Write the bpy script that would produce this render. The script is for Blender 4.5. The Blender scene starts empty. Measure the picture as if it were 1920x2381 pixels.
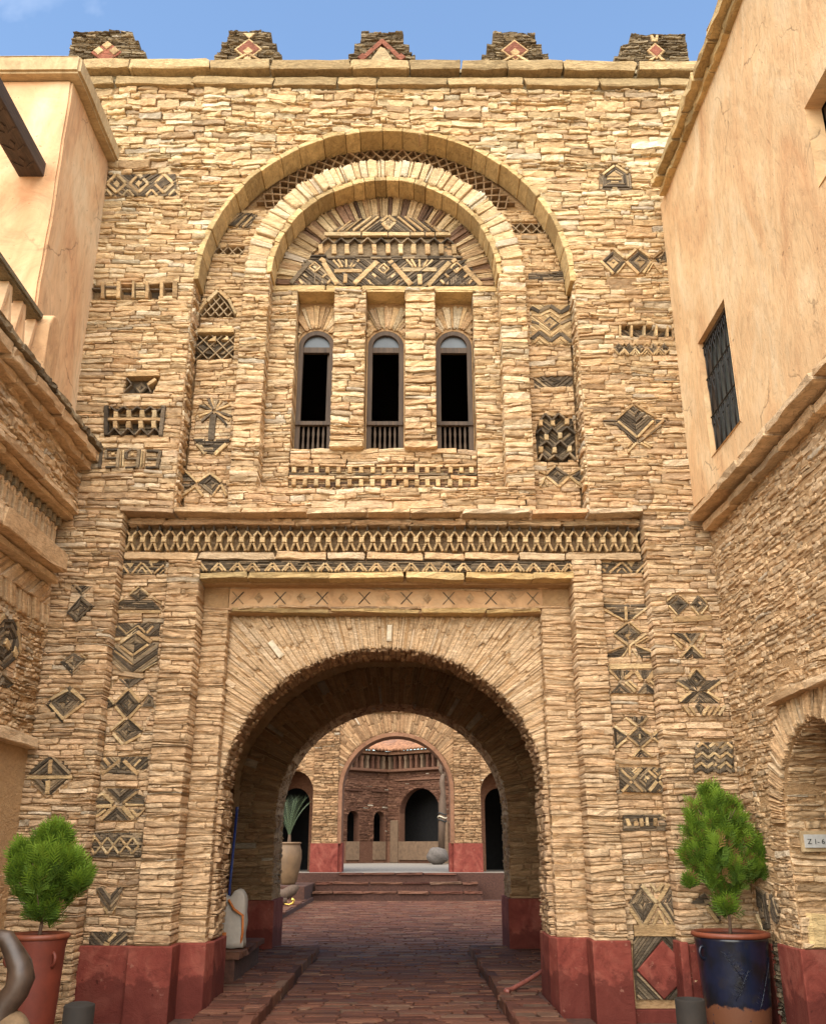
import bpy, bmesh, math, random
import numpy as np
from math import sin, cos, pi, radians, sqrt
R = random.Random(7)
NR = np.random.RandomState(11)
scene = bpy.context.scene
col = scene.collection

# ------------------------------------------------------------------ camera, sky, sun, exposure
F_, CX_, CY_ = 2156.7, 960.0, 1190.5          # focal length and centre in photograph pixels (1920 wide)
TH, YAW, CAMZ = radians(19.85), radians(0.3), 1.6
cam = bpy.data.cameras.new('camera')
cam.sensor_fit = 'HORIZONTAL'; cam.sensor_width = 36.0; cam.lens = F_ / 1920 * 36
cam.clip_start = 0.05; cam.clip_end = 2000
camo = bpy.data.objects.new('camera', cam); col.objects.link(camo)
camo.location = (0, 0, CAMZ); camo.rotation_euler = (pi / 2 + TH, 0, -YAW)
scene.camera = camo

SUN_AZ, SUN_EL = radians(196), radians(48)    # azimuth clockwise from +Y (behind the camera, from the left)
world = bpy.data.worlds.new('World'); scene.world = world; world.use_nodes = True
wn, wl = world.node_tree.nodes, world.node_tree.links
wn.clear()
sky = wn.new('ShaderNodeTexSky'); sky.sky_type = 'NISHITA'; sky.sun_disc = False
sky.sun_elevation = SUN_EL; sky.sun_rotation = SUN_AZ
sky.air_density = 1.35; sky.dust_density = 0.15; sky.ozone_density = 2.9
tc = wn.new('ShaderNodeTexCoord')
mp = wn.new('ShaderNodeMapping'); mp.inputs['Scale'].default_value = (1.2, 2.0, 0.7); mp.inputs['Location'].default_value = (3.3, 1.9, 0.4)
cn = wn.new('ShaderNodeTexNoise'); cn.inputs['Scale'].default_value = 1.6; cn.inputs['Detail'].default_value = 7; cn.inputs['Roughness'].default_value = 0.55
cr = wn.new('ShaderNodeValToRGB'); cr.color_ramp.elements[0].position = 0.57; cr.color_ramp.elements[1].position = 0.78
cr.color_ramp.elements[1].color = (0.5, 0.5, 0.5, 1)
cm = wn.new('ShaderNodeMixRGB'); cm.inputs['Color2'].default_value = (8.5, 8.6, 8.8, 1)
bgn = wn.new('ShaderNodeBackground'); bgn.inputs['Strength'].default_value = 0.15
wo = wn.new('ShaderNodeOutputWorld')
wl.new(tc.outputs['Generated'], mp.inputs['Vector']); wl.new(mp.outputs['Vector'], cn.inputs['Vector'])
wl.new(cn.outputs['Fac'], cr.inputs['Fac']); wl.new(cr.outputs['Color'], cm.inputs['Fac'])
wl.new(sky.outputs['Color'], cm.inputs['Color1']); wl.new(cm.outputs['Color'], bgn.inputs['Color'])
wl.new(bgn.outputs['Background'], wo.inputs['Surface'])
sd = bpy.data.lights.new('sun', 'SUN'); sd.energy = 4.9; sd.angle = radians(95); sd.color = (1.0, 0.90, 0.74)
so = bpy.data.objects.new('sun', sd); col.objects.link(so)
# vector towards the sun
so.rotation_euler = (pi / 2 - SUN_EL, 0, pi - SUN_AZ)
scene.view_settings.view_transform = 'Standard'; scene.view_settings.look = 'None'
scene.view_settings.gamma = 1.0; scene.view_settings.use_curve_mapping = False
scene.view_settings.exposure = 0.92
scene.cycles.max_bounces = 5; scene.cycles.diffuse_bounces = 3; scene.cycles.glossy_bounces = 2; scene.cycles.transmission_bounces = 2

# ------------------------------------------------------------------ pixel <-> place
def ray(u, v):
    x = (u - CX_) / F_; y = (CY_ - v) / F_
    Y = cos(TH) - y * sin(TH); Z = sin(TH) + y * cos(TH)
    return (x * cos(YAW) + Y * sin(YAW), Y * cos(YAW) - x * sin(YAW), Z)
def onY(u, v, Y):
    d = ray(u, v); t = Y / d[1]; return (d[0] * t, CAMZ + d[2] * t)
def onX(u, v, X):
    d = ray(u, v); t = X / d[0]; return (d[1] * t, CAMZ + d[2] * t)
def onZ(u, v, Z):
    d = ray(u, v); t = (Z - CAMZ) / d[2]; return (d[0] * t, d[1] * t)
def fac(Y): return lambda a, b, n: (a, Y - n, b)          # wall facing the camera
def lef(X): return lambda a, b, n: (X + n, a, b)          # wall facing right
def rig(X): return lambda a, b, n: (X - n, a, b)          # wall facing left
def gnd(Z): return lambda a, b, n: (a, b, Z + n)

# ------------------------------------------------------------------ materials
MATS = {}
def nodes(name):
    m = bpy.data.materials.new(name); m.use_nodes = True
    nt = m.node_tree; MATS[name] = m
    return m, nt, nt.nodes['Principled BSDF']
def N(nt, t, **k):
    n = nt.nodes.new(t)
    for a, b in k.items(): setattr(n, a, b)
    return n
def pos_scaled(nt, s):
    g = N(nt, 'ShaderNodeNewGeometry'); m = N(nt, 'ShaderNodeMapping'); m.inputs['Scale'].default_value = s
    nt.links.new(g.outputs['Position'], m.inputs['Vector']); return m.outputs['Vector'], g
def noise(nt, vec, scale, detail=4, rough=0.55, dist=0.0):
    n = N(nt, 'ShaderNodeTexNoise'); n.inputs['Scale'].default_value = scale
    n.inputs['Detail'].default_value = detail; n.inputs['Roughness'].default_value = rough; n.inputs['Distortion'].default_value = dist
    nt.links.new(vec, n.inputs['Vector']); return n.outputs['Fac']
def ramp(nt, fac_, stops, interp='LINEAR'):
    r = N(nt, 'ShaderNodeValToRGB'); cr_ = r.color_ramp; cr_.interpolation = interp
    while len(cr_.elements) < len(stops): cr_.elements.new(0.5)
    for e, (p, c) in zip(cr_.elements, stops):
        e.position = p; e.color = (*c, 1) if len(c) == 3 else c
    nt.links.new(fac_, r.inputs['Fac']); return r.outputs['Color']
def mix(nt, f, a, b, mode='MIX'):
    m = N(nt, 'ShaderNodeMixRGB', blend_type=mode)
    for s, i in ((f, 'Fac'), (a, 'Color1'), (b, 'Color2')):
        if isinstance(s, (int, float)): m.inputs[i].default_value = s
        elif isinstance(s, tuple): m.inputs[i].default_value = (*s, 1)
        else: nt.links.new(s, m.inputs[i])
    return m.outputs['Color']
def bump(nt, bsdf, h, strength, dist, prev=None):
    b = N(nt, 'ShaderNodeBump'); b.inputs['Strength'].default_value = strength; b.inputs['Distance'].default_value = dist
    nt.links.new(h, b.inputs['Height'])
    if prev is not None: nt.links.new(prev, b.inputs['Normal'])
    if bsdf is not None: nt.links.new(b.outputs['Normal'], bsdf.inputs['Normal'])
    return b.outputs['Normal']
def tintsep(nt):
    a = N(nt, 'ShaderNodeAttribute', attribute_name='tint'); s = N(nt, 'ShaderNodeSeparateColor')
    nt.links.new(a.outputs['Color'], s.inputs['Color']); return s.outputs
def grey(c): return (c, c, c)

def stone_material(name, hue, dark=0.62, wash=None, bscale=1.0):
    """rough split stone; hue = colour stops over the per-stone tint; wash = clay wash (z0, z1, colour)"""
    m, nt, b = nodes(name); t = tintsep(nt); L = nt.links
    base = ramp(nt, t['Green'], hue)
    v1, g = pos_scaled(nt, (1, 1, 3.5))
    if wash:
        sx = N(nt, 'ShaderNodeSeparateXYZ'); L.new(g.outputs['Position'], sx.inputs['Vector'])
        mr = N(nt, 'ShaderNodeMapRange'); mr.inputs['From Min'].default_value = wash[0]; mr.inputs['From Max'].default_value = wash[1]
        mr.inputs['To Min'].default_value = 0.55; mr.inputs['To Max'].default_value = 0.0
        L.new(sx.outputs['Z'], mr.inputs['Value'])
        base = mix(nt, mr.outputs['Result'], base, wash[2])
    spec = ramp(nt, t['Blue'], [(0.0, grey(0)), (0.972, grey(0)), (0.978, grey(0.75))], 'CONSTANT')
    base = mix(nt, spec, base, (0.56, 0.48, 0.36))
    val = ramp(nt, t['Red'], [(0.0, grey(0.68)), (0.35, grey(0.96)), (1.0, grey(1.14))])
    base = mix(nt, 1.0, base, val, 'MULTIPLY')
    vv, _ = pos_scaled(nt, (1, 1, 2.2))
    n1 = noise(nt, vv, 8, 3, 0.65); n2 = noise(nt, v1, 34, 3, 0.75)
    base = mix(nt, 1.0, base, ramp(nt, n1, [(0.25, (0.78, 0.74, 0.70)), (0.7, grey(1.12))]), 'MULTIPLY')
    v3, _ = pos_scaled(nt, (1, 1, 6.5)); n3 = noise(nt, v3, 8 * bscale, 3, 0.65, 0.6)
    crk = ramp(nt, n3, [(0.455, grey(1)), (0.495, grey(0)), (0.505, grey(0)), (0.55, grey(1))])
    base = mix(nt, 0.16, base, mix(nt, 1.0, base, crk, 'MULTIPLY'))
    base = mix(nt, 1.0, base, ramp(nt, n2, [(0.28, grey(.35 + .65 * dark)), (0.52, grey(1.0)), (0.8, grey(1.1))]), 'MULTIPLY')
    L.new(base, b.inputs['Base Color']); b.inputs['Roughness'].default_value = 0.92
    b.inputs['Specular IOR Level'].default_value = 0.2
    nb = bump(nt, None, n1, 0.5, 0.025)
    nb = bump(nt, None, crk, 0.6, 0.010, nb)
    bump(nt, b, n2, 0.6, 0.010, nb)
    return m
PALE = [(0.0, (0.43, 0.315, 0.195)), (0.12, (0.53, 0.35, 0.185)), (0.35, (0.60, 0.415, 0.22)), (0.65, (0.635, 0.465, 0.255)), (0.85, (0.69, 0.55, 0.345)), (0.94, (0.70, 0.60, 0.42)), (1.0, (0.61, 0.37, 0.18))]
M_STONE = stone_material('pale_stone', PALE, 0.6, (3.5, 9.5, (0.64, 0.425, 0.265)))
M_SLAB = stone_material('slab_stone', [(0, (0.54, 0.375, 0.17)), (1, (0.61, 0.445, 0.22))], 0.78, None, 0.6)
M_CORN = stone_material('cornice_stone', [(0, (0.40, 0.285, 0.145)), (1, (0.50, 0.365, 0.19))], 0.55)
M_BAR = stone_material('bar_stone', [(0, (0.46, 0.30, 0.15)), (0.7, (0.57, 0.405, 0.21)), (1, (0.62, 0.47, 0.27))], 0.65)
M_SLATE = stone_material('dark_slate', [(0, (0.085, 0.066, 0.046)), (0.6, (0.17, 0.13, 0.088)), (1, (0.34, 0.25, 0.15))], 0.55)
M_TILE = stone_material('brown_tile', [(0, (0.24, 0.155, 0.085)), (1, (0.38, 0.25, 0.14))], 0.7)
M_RUST = stone_material('russet_slate', [(0, (0.10, 0.065, 0.045)), (0.3, (0.24, 0.14, 0.085)), (0.6, (0.42, 0.28, 0.15)), (1, (0.55, 0.42, 0.24))], 0.6)
M_MERLON = stone_material('weathered_slate', [(0, (0.12, 0.09, 0.055)), (0.6, (0.22, 0.165, 0.10)), (1, (0.33, 0.26, 0.16))], 0.4)
M_OLDCAP = stone_material('weathered_cap', [(0, (0.30, 0.25, 0.16)), (1, (0.42, 0.34, 0.21))], 0.5)
M_REDINLAY = stone_material('red_inlay', [(0, (0.25, 0.09, 0.055)), (1, (0.33, 0.13, 0.08))], 0.7)
M_RUBBLE = stone_material('clay_rubble', [(0.0, (0.57, 0.37, 0.20)), (0.5, (0.65, 0.45, 0.255)), (1.0, (0.69, 0.51, 0.32))], 0.7)
M_FARSTONE = stone_material('shaded_rubble', [(0.0, (0.34, 0.195, 0.10)), (0.5, (0.41, 0.25, 0.13)), (1.0, (0.45, 0.29, 0.16))], 0.6)  # darker rubble: shade of the court and passage is put into its colour
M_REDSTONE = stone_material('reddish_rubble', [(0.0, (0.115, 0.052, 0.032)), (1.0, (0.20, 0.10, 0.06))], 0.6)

def mortar_material():
    m, nt, b = nodes('clay_mortar'); v, _ = pos_scaled(nt, (1, 1, 1.6))
    n = noise(nt, v, 12, 7, 0.7)
    nt.links.new(ramp(nt, n, [(0.3, (0.42, 0.26, 0.13)), (0.7, (0.57, 0.365, 0.19))]), b.inputs['Base Color'])
    b.inputs['Roughness'].default_value = 0.95; b.inputs['Specular IOR Level'].default_value = 0.1
    bump(nt, b, noise(nt, v, 22, 8, 0.7), 1.0, 0.04); return m
M_MORTAR = mortar_material()

def stucco(name, a, bcol, c, streak=(1, 1, 0.35), sc=1.3, crack=0.5):
    m, nt, b = nodes(name); v, _ = pos_scaled(nt, streak); vi, _ = pos_scaled(nt, (1, 1, 1))
    vt = N(nt, 'ShaderNodeMapping'); vt.inputs['Rotation'].default_value = (0.7, 0.5, 0.6); vt.inputs['Scale'].default_value = (1.0, 4.0, 1.2); nt.links.new(vi, vt.inputs['Vector'])
    n1 = noise(nt, v, sc, 5, 0.62, 1.2); n2 = noise(nt, vt.outputs['Vector'], sc * 2.2, 5, 0.7, 1.5); n3 = noise(nt, vi, 60, 2, 0.7)
    c1 = ramp(nt, n1, [(0.30, a), (0.5, bcol), (0.70, c)])
    c1 = mix(nt, 1.0, c1, ramp(nt, n2, [(0.30, grey(0.74)), (0.5, grey(1.0)), (0.7, grey(1.12))]), 'MULTIPLY')
    vo = N(nt, 'ShaderNodeTexVoronoi', feature='DISTANCE_TO_EDGE'); vo.inputs['Scale'].default_value = 0.55
    wv = N(nt, 'ShaderNodeMixRGB', blend_type='ADD'); wv.inputs['Fac'].default_value = 0.5
    nn = N(nt, 'ShaderNodeTexNoise'); nn.inputs['Scale'].default_value = 2.5; nn.inputs['Detail'].default_value = 5
    nt.links.new(vi, nn.inputs['Vector']); nt.links.new(vi, wv.inputs['Color1']); nt.links.new(nn.outputs['Color'], wv.inputs['Color2'])
    nt.links.new(wv.outputs['Color'], vo.inputs['Vector'])
    ck = ramp(nt, vo.outputs['Distance'], [(0.0, grey(1 - crack)), (0.006, grey(1.0))])
    gate = ramp(nt, noise(nt, vi, 0.8, 2), [(0.52, grey(0)), (0.58, grey(1))])
    ck = mix(nt, gate, (1, 1, 1), ck)
    c1 = mix(nt, 1.0, c1, ck, 'MULTIPLY')
    if name == 'red_paint':
        gz = N(nt, 'ShaderNodeSeparateXYZ'); nt.links.new(vi, gz.inputs['Vector'])
        ga = N(nt, 'ShaderNodeMath', operation='MULTIPLY_ADD'); ga.inputs[1].default_value = -0.7; nt.links.new(noise(nt, vi, 5, 4, 0.6), ga.inputs[0]); nt.links.new(gz.outputs['Z'], ga.inputs[2])
        c1 = mix(nt, ramp(nt, ga.outputs[0], [(0.0, grey(0.7)), (0.06, grey(0))]), c1, (0.085, 0.020, 0.015))
        c1 = mix(nt, ramp(nt, noise(nt, vi, 9, 5, 0.7), [(0.64, grey(0)), (0.70, grey(0.45))]), c1, (0.34, 0.17, 0.12))
    pit = ramp(nt, noise(nt, vi, 16, 3, 0.5), [(0.255, grey(0.55)), (0.30, grey(1))])
    c1 = mix(nt, 1.0, c1, pit, 'MULTIPLY')
    nt.links.new(c1, b.inputs['Base Color']); b.inputs['Roughness'].default_value = 0.9; b.inputs['Specular IOR Level'].default_value = 0.15
    nb = bump(nt, None, n2, 0.35, 0.03)
    nb = bump(nt, None, ck, 0.4, 0.01, nb)
    bump(nt, b, n3, 0.35, 0.006, nb); return m
M_STUCCO_R = stucco('yellow_stucco', (0.54, 0.31, 0.155), (0.62, 0.41, 0.22), (0.68, 0.51, 0.315), (0.8, 0.8, 0.4), 1.5)
M_STUCCO_L = stucco('peach_stucco', (0.52, 0.27, 0.135), (0.60, 0.385, 0.215), (0.65, 0.50, 0.32), (1.1, 1.1, 0.5), 0.8)
M_CAP = stucco('cement_cap', (0.34, 0.24, 0.13), (0.43, 0.31, 0.17), (0.50, 0.38, 0.22), (2, 2, 1), 2.0, 0.3)
M_CLAY = stucco('clay_render', (0.46, 0.27, 0.14), (0.55, 0.345, 0.185), (0.58, 0.40, 0.235), (1, 1, 1), 1.6, 0.3)
M_PLASTER = stucco('dusty_plaster', (0.36, 0.225, 0.12), (0.46, 0.30, 0.165), (0.52, 0.36, 0.21), (1, 1, 1.5), 2.2, 0.3)
M_RED = stucco('red_paint', (0.13, 0.027, 0.020), (0.20, 0.048, 0.034), (0.27, 0.085, 0.060), (1, 1, 0.8), 2.4, 0.2)
M_WOODEDGE = stucco('brown_plaster', (0.16, 0.075, 0.042), (0.21, 0.105, 0.058), (0.26, 0.135, 0.08), (1, 1, 1), 2.0, 0.2)

def wood(name, c0, c1, axis='Z', rough=0.75, bs=0.4):
    m, nt, b = nodes(name); s = {'Z': (30, 30, 2), 'Y': (30, 2, 30), 'X': (2, 30, 30)}[axis]
    v, _ = pos_scaled(nt, s); n = noise(nt, v, 1.0, 6, 0.65, 0.4)
    nt.links.new(ramp(nt, n, [(0.3, c0), (0.7, c1)]), b.inputs['Base Color']); b.inputs['Roughness'].default_value = rough
    bump(nt, b, n, bs, 0.01); return m
M_WOOD = wood('grey_brown_wood', (0.040, 0.026, 0.017), (0.105, 0.068, 0.042))
M_BEAM = wood('carved_dark_wood', (0.018, 0.011, 0.008), (0.075, 0.045, 0.030), 'Y', 0.7, 0.9)
M_TOTEM = wood('carved_hardwood', (0.06, 0.035, 0.02), (0.14, 0.085, 0.05))
def plain(name, c, rough=0.6, metal=0.0, nscale=20, var=0.25, bmp=0.2):
    m, nt, b = nodes(name); v, _ = pos_scaled(nt, (1, 1, 1)); n = noise(nt, v, nscale, 5, 0.6)
    lo = tuple(x * (1 - var) for x in c); hi = tuple(min(1, x * (1 + var)) for x in c)
    nt.links.new(ramp(nt, n, [(0.3, lo), (0.7, hi)]), b.inputs['Base Color'])
    b.inputs['Roughness'].default_value = rough; b.inputs['Metallic'].default_value = metal
    if bmp: bump(nt, b, n, bmp, 0.01)
    return m
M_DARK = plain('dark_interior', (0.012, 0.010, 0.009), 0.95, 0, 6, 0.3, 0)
M_IRON = plain('black_wrought_iron', (0.018, 0.017, 0.016), 0.5, 0.4)
M_SHUT = plain('grey_green_shutter', (0.07, 0.075, 0.068), 0.6)
M_GLASS = plain('grey_glass', (0.075, 0.088, 0.10), 0.45, 0, 3, 0.2, 0)
M_TERRA = plain('terracotta', (0.135, 0.024, 0.011), 0.6, 0, 7, 0.25, 0.15)
M_RIM = plain('terracotta_rim', (0.175, 0.045, 0.020), 0.55, 0, 9, 0.25, 0.1)
M_SOIL = plain('soil', (0.035, 0.022, 0.014), 0.95, 0, 40, 0.5, 1.0)
M_JAR = plain('tan_earthenware', (0.155, 0.09, 0.042), 0.6, 0, 5, 0.25, 0.15)
M_BOLL = plain('bronze_metal', (0.012, 0.008, 0.005), 0.85, 0.0, 12, 0.3, 0.05)
M_SACK = plain('white_woven_sack', (0.42, 0.37, 0.31), 0.85, 0, 10, 0.12, 0.3)
M_ORANGE = plain('orange_print', (0.55, 0.16, 0.03), 0.7)
M_BLUE = plain('blue_paint', (0.02, 0.04, 0.20), 0.5)
M_HOSE = plain('pink_hose', (0.20, 0.062, 0.045), 0.5)
M_BRASS = plain('brass', (0.75, 0.48, 0.10), 0.3, 0.8)
M_GREYROCK = plain('grey_boulder', (0.12, 0.10, 0.085), 0.85, 0, 12, 0.3, 0.8)
M_SWAN = plain('polished_driftwood', (0.055, 0.034, 0.023), 0.42, 0, 6, 0.55, 0.3)
M_SWANBASE = plain('mossy_wood_base', (0.16, 0.10, 0.05), 0.8, 0, 8, 0.5, 0.8)
M_PLAQUE = plain('pale_metal_plaque', (0.42, 0.41, 0.38), 0.45, 0.0, 30, 0.08, 0)
M_LETTER = plain('black_letter', (0.02, 0.02, 0.02), 0.6, 0, 10, 0, 0)
M_WHITE = plain('white_paint', (0.62, 0.53, 0.38), 0.7)
M_ROOF = plain('clay_roof_tile', (0.26, 0.12, 0.06), 0.85, 0, 3, 0.45, 0.3)
M_PEBBLE = plain('pale_round_court_floor', (0.22, 0.19, 0.155), 0.9, 0, 9, 0.25, 0.5)

def paving_material():
    m, nt, b = nodes('red_paving'); t = tintsep(nt)
    base = ramp(nt, t['Green'], [(0, (0.085, 0.030, 0.019)), (0.5, (0.125, 0.050, 0.030)), (0.85, (0.155, 0.070, 0.042)), (1, (0.15, 0.090, 0.058))])
    base = mix(nt, 1.0, base, ramp(nt, t['Red'], [(0, grey(0.7)), (1, grey(1.2))]), 'MULTIPLY')
    v, _ = pos_scaled(nt, (1, 1, 1)); n1 = noise(nt, v, 2.2, 6, 0.6); n2 = noise(nt, v, 24, 6, 0.65)
    base = mix(nt, 1.0, base, ramp(nt, n1, [(0.3, grey(0.72)), (0.7, grey(1.2))]), 'MULTIPLY')
    base = mix(nt, 1.0, base, ramp(nt, n2, [(0.3, grey(0.75)), (0.7, grey(1.15))]), 'MULTIPLY')
    nt.links.new(base, b.inputs['Base Color'])
    nt.links.new(ramp(nt, n1, [(0.35, grey(0.7)), (0.65, grey(0.95))]), b.inputs['Roughness'])
    b.inputs['Specular IOR Level'].default_value = 0.2
    bump(nt, b, n2, 0.6, 0.012); return m
M_PAVE = paving_material()
M_EARTH = plain('red_earth', (0.065, 0.026, 0.016), 0.95, 0, 18, 0.4, 0.8)

def glaze_material():
    m, nt, b = nodes('blue_glaze'); L = nt.links
    v, g = pos_scaled(nt, (1, 1, 1)); sx = N(nt, 'ShaderNodeSeparateXYZ'); L.new(g.outputs['Position'], sx.inputs['Vector'])
    n = noise(nt, v, 9, 5, 0.6); ad = N(nt, 'ShaderNodeMath', operation='MULTIPLY_ADD')
    ad.inputs[1].default_value = 0.16; L.new(n, ad.inputs[0]); L.new(sx.outputs['Z'], ad.inputs[2])
    f = ramp(nt, ad.outputs[0], [(0.0, grey(0)), (0.305, grey(0)), (0.325, grey(1))])
    n2 = noise(nt, v, 5, 4); n3 = noise(nt, v, 13, 3)
    blue = ramp(nt, n2, [(0.35, (0.007, 0.008, 0.010)), (0.58, (0.008, 0.012, 0.030)), (0.75, (0.020, 0.018, 0.018))])
    spot = ramp(nt, n3, [(0.66, grey(0)), (0.69, grey(1))])
    clay = mix(nt, spot, (0.13, 0.045, 0.017), (0.010, 0.013, 0.035))
    L.new(mix(nt, f, clay, blue), b.inputs['Base Color'])
    L.new(ramp(nt, f, [(0, grey(0.7)), (1, grey(0.28))]), b.inputs['Roughness'])
    bump(nt, b, n3, 0.2, 0.01); return m
M_GLAZE = glaze_material()
def leaf_material():
    m, nt, b = nodes('thuja_leaf'); t = tintsep(nt)
    c = ramp(nt, t['Green'], [(0, (0.03, 0.06, 0.012)), (0.5, (0.095, 0.17, 0.018)), (0.85, (0.18, 0.29, 0.025)), (0.93, (0.21, 0.32, 0.035)), (0.96, (0.24, 0.13, 0.05)), (1, (0.28, 0.16, 0.06))])
    nt.links.new(c, b.inputs['Base Color']); b.inputs['Roughness'].default_value = 0.6
    b.inputs['Specular IOR Level'].default_value = 0.25
    tr = N(nt, 'ShaderNodeBsdfTranslucent'); nt.links.new(c, tr.inputs['Color']); mx = N(nt, 'ShaderNodeMixShader'); mx.inputs['Fac'].default_value = 0.3
    nt.links.new(b.outputs['BSDF'], mx.inputs[1]); nt.links.new(tr.outputs['BSDF'], mx.inputs[2])
    nt.links.new(mx.outputs['Shader'], nt.nodes['Material Output'].inputs['Surface']); return m
M_LEAF = leaf_material()
M_PALMLEAF = plain('palm_leaf', (0.07, 0.10, 0.045), 0.6)
M_DIM = plain('dim_plaster', (0.15, 0.092, 0.052), 0.9, 0, 6, 0.25, 0.3)  # darker copy of the plaster, with the far court's shade in its colour
M_BARK = plain('bark', (0.11, 0.065, 0.038), 0.9, 0, 25, 0.4, 0.8)

# ------------------------------------------------------------------ objects
def tag(o, label=None, cat=None, group=None, kind=None):
    if label: o['label'] = label
    if cat: o['category'] = cat
    if group: o['group'] = group
    if kind: o['kind'] = kind
    return o
def thing(name, label, cat, loc=(0, 0, 0), group=None):
    o = bpy.data.objects.new(name, None); col.objects.link(o); o.location = loc; o.empty_display_size = 0.2
    return tag(o, label, cat, group)
def wloc(p):
    l = np.zeros(3)
    while p is not None:
        l += np.array(p.location); p = p.parent
    return l
def link(name, me, mat, parent=None, loc=None):
    """object from a mesh in world coordinates relative to loc"""
    o = bpy.data.objects.new(name, me); col.objects.link(o)
    if mat is not None and len(me.materials) == 0: me.materials.append(mat)
    loc = np.zeros(3) if loc is None else np.array(loc, float)
    if parent is not None:
        o.parent = parent; loc = loc - wloc(parent)
    o.location = loc
    return o
def set_tint(me, cols):
    a = me.color_attributes.new('tint', 'FLOAT_COLOR', 'POINT')
    a.data.foreach_set('color', np.asarray(cols, np.float32).ravel())
class MB:
    """collects faces for one mesh (world coordinates)"""
    def __init__(s): s.v = []; s.f = []; s.t = []
    def add(s, vs, fs, tint=None):
        o = len(s.v); s.v += [tuple(p) for p in vs]; s.f += [tuple(i + o for i in f) for f in fs]
        t = tint or (R.random(), R.random(), R.random() * 0.95, 1); s.t += [t] * len(vs)
    def box(s, x0, x1, y0, y1, z0, z1, tint=None):
        s.add([(x0, y0, z0), (x1, y0, z0), (x1, y1, z0), (x0, y1, z0), (x0, y0, z1), (x1, y0, z1), (x1, y1, z1), (x0, y1, z1)],
              [(0, 3, 2, 1), (4, 5, 6, 7), (0, 1, 5, 4), (1, 2, 6, 5), (2, 3, 7, 6), (3, 0, 4, 7)], tint)
    def mesh(s, name, centre=False, smooth=False):
        me = bpy.data.meshes.new(name); v = np.array(s.v, float); c = np.zeros(3)
        if centre: c = v.mean(0); v = v - c
        me.from_pydata(v.tolist(), [], s.f); set_tint(me, s.t)
        if smooth: me.polygons.foreach_set('use_smooth', [True] * len(me.polygons))
        me.update(); return me, c
    def build(s, name, mat, parent=None, kind=None, smooth=False, bevel=0):
        me, c = s.mesh(name, True, smooth)
        o = link(name, me, mat, parent, c)
        if kind: o['kind'] = kind
        if bevel:
            md = o.modifiers.new('bevel', 'BEVEL'); md.width = bevel; md.segments = 2; md.limit_method = 'ANGLE'; md.angle_limit = radians(40)
        return o
def tube(mb, pts, rad, n=8, cap=True, tint=None):
    pts = [np.array(p, float) for p in pts]; k = len(pts)
    rad = [rad] * k if isinstance(rad, (int, float)) else rad
    vs = []; fs = []; up = np.array([0, 0, 1.0]); prev = None
    for i, p in enumerate(pts):
        d = pts[min(i + 1, k - 1)] - pts[max(i - 1, 0)]; d /= np.linalg.norm(d) + 1e-9
        if prev is None:
            a = np.cross(d, up); a = a if np.linalg.norm(a) > 0.1 else np.cross(d, [1, 0, 0])
        else: a = prev - d * prev.dot(d)
        a /= np.linalg.norm(a); prev = a; b = np.cross(d, a)
        for j in range(n):
            t = 2 * pi * j / n; vs.append(p + (a * cos(t) + b * sin(t)) * rad[i])
    for i in range(k - 1):
        for j in range(n): fs.append((i * n + j, i * n + (j + 1) % n, (i + 1) * n + (j + 1) % n, (i + 1) * n + j))
    if cap: fs += [tuple(range(n))[::-1], tuple(range((k - 1) * n, k * n))]
    mb.add(vs, fs, tint)
def lathe(mb, prof, c, n=40, tint=None):
    vs = []; fs = []
    for r, z in prof:
        for j in range(n): t = 2 * pi * j / n; vs.append((c[0] + r * cos(t), c[1] + r * sin(t), c[2] + z))
    for i in range(len(prof) - 1):
        for j in range(n): fs.append((i * n + j, i * n + (j + 1) % n, (i + 1) * n + (j + 1) % n, (i + 1) * n + j))
    fs += [tuple(range(n))[::-1], tuple(range((len(prof) - 1) * n, len(prof) * n))]
    mb.add(vs, fs, tint)
def prism(mb, poly, fr, n0, n1, tint=None):
    """polygon (may be concave) in a wall plane, extruded from n0 to n1 along the normal"""
    k = len(poly); vs = [fr(a, b, n1) for a, b in poly] + [fr(a, b, n0) for a, b in poly]
    fs = [tuple(range(k)), tuple(range(2 * k - 1, k - 1, -1))] + [(i, k + i, k + (i + 1) % k, (i + 1) % k) for i in range(k)]
    mb.add(vs, fs, tint)

# ------------------------------------------------------------------ 2-D helpers
def area2(p): return sum(p[i][0] * p[(i + 1) % len(p)][1] - p[(i + 1) % len(p)][0] * p[i][1] for i in range(len(p))) / 2
def cent(p): return (sum(q[0] for q in p) / len(p), sum(q[1] for q in p) / len(p))
def hull(pts):
    pts = sorted(set(pts))
    def half(ps):
        h = []
        for p in ps:
            while len(h) > 1 and (h[-1][0] - h[-2][0]) * (p[1] - h[-2][1]) - (h[-1][1] - h[-2][1]) * (p[0] - h[-2][0]) <= 0: h.pop()
            h.append(p)
        return h
    return half(pts)[:-1] + half(pts[::-1])[:-1]
def clip_half(poly, nx, ny, d):
    """keep nx*x+ny*y <= d"""
    out = []; k = len(poly)
    for i in range(k):
        p, q = poly[i], poly[(i + 1) % k]; a = nx * p[0] + ny * p[1] - d; b = nx * q[0] + ny * q[1] - d
        if a <= 0: out.append(p)
        if (a < 0 < b) or (b < 0 < a):
            t = a / (a - b); out.append((p[0] + (q[0] - p[0]) * t, p[1] + (q[1] - p[1]) * t))
    return out
def clip_convex(poly, conv):
    if area2(conv) < 0: conv = conv[::-1]
    for i in range(len(conv)):
        (x0, y0), (x1, y1) = conv[i], conv[(i + 1) % len(conv)]
        nx, ny = y1 - y0, -(x1 - x0)
        poly = clip_half(poly, nx, ny, nx * x0 + ny * y0)
        if len(poly) < 3: return []
    return poly
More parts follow.
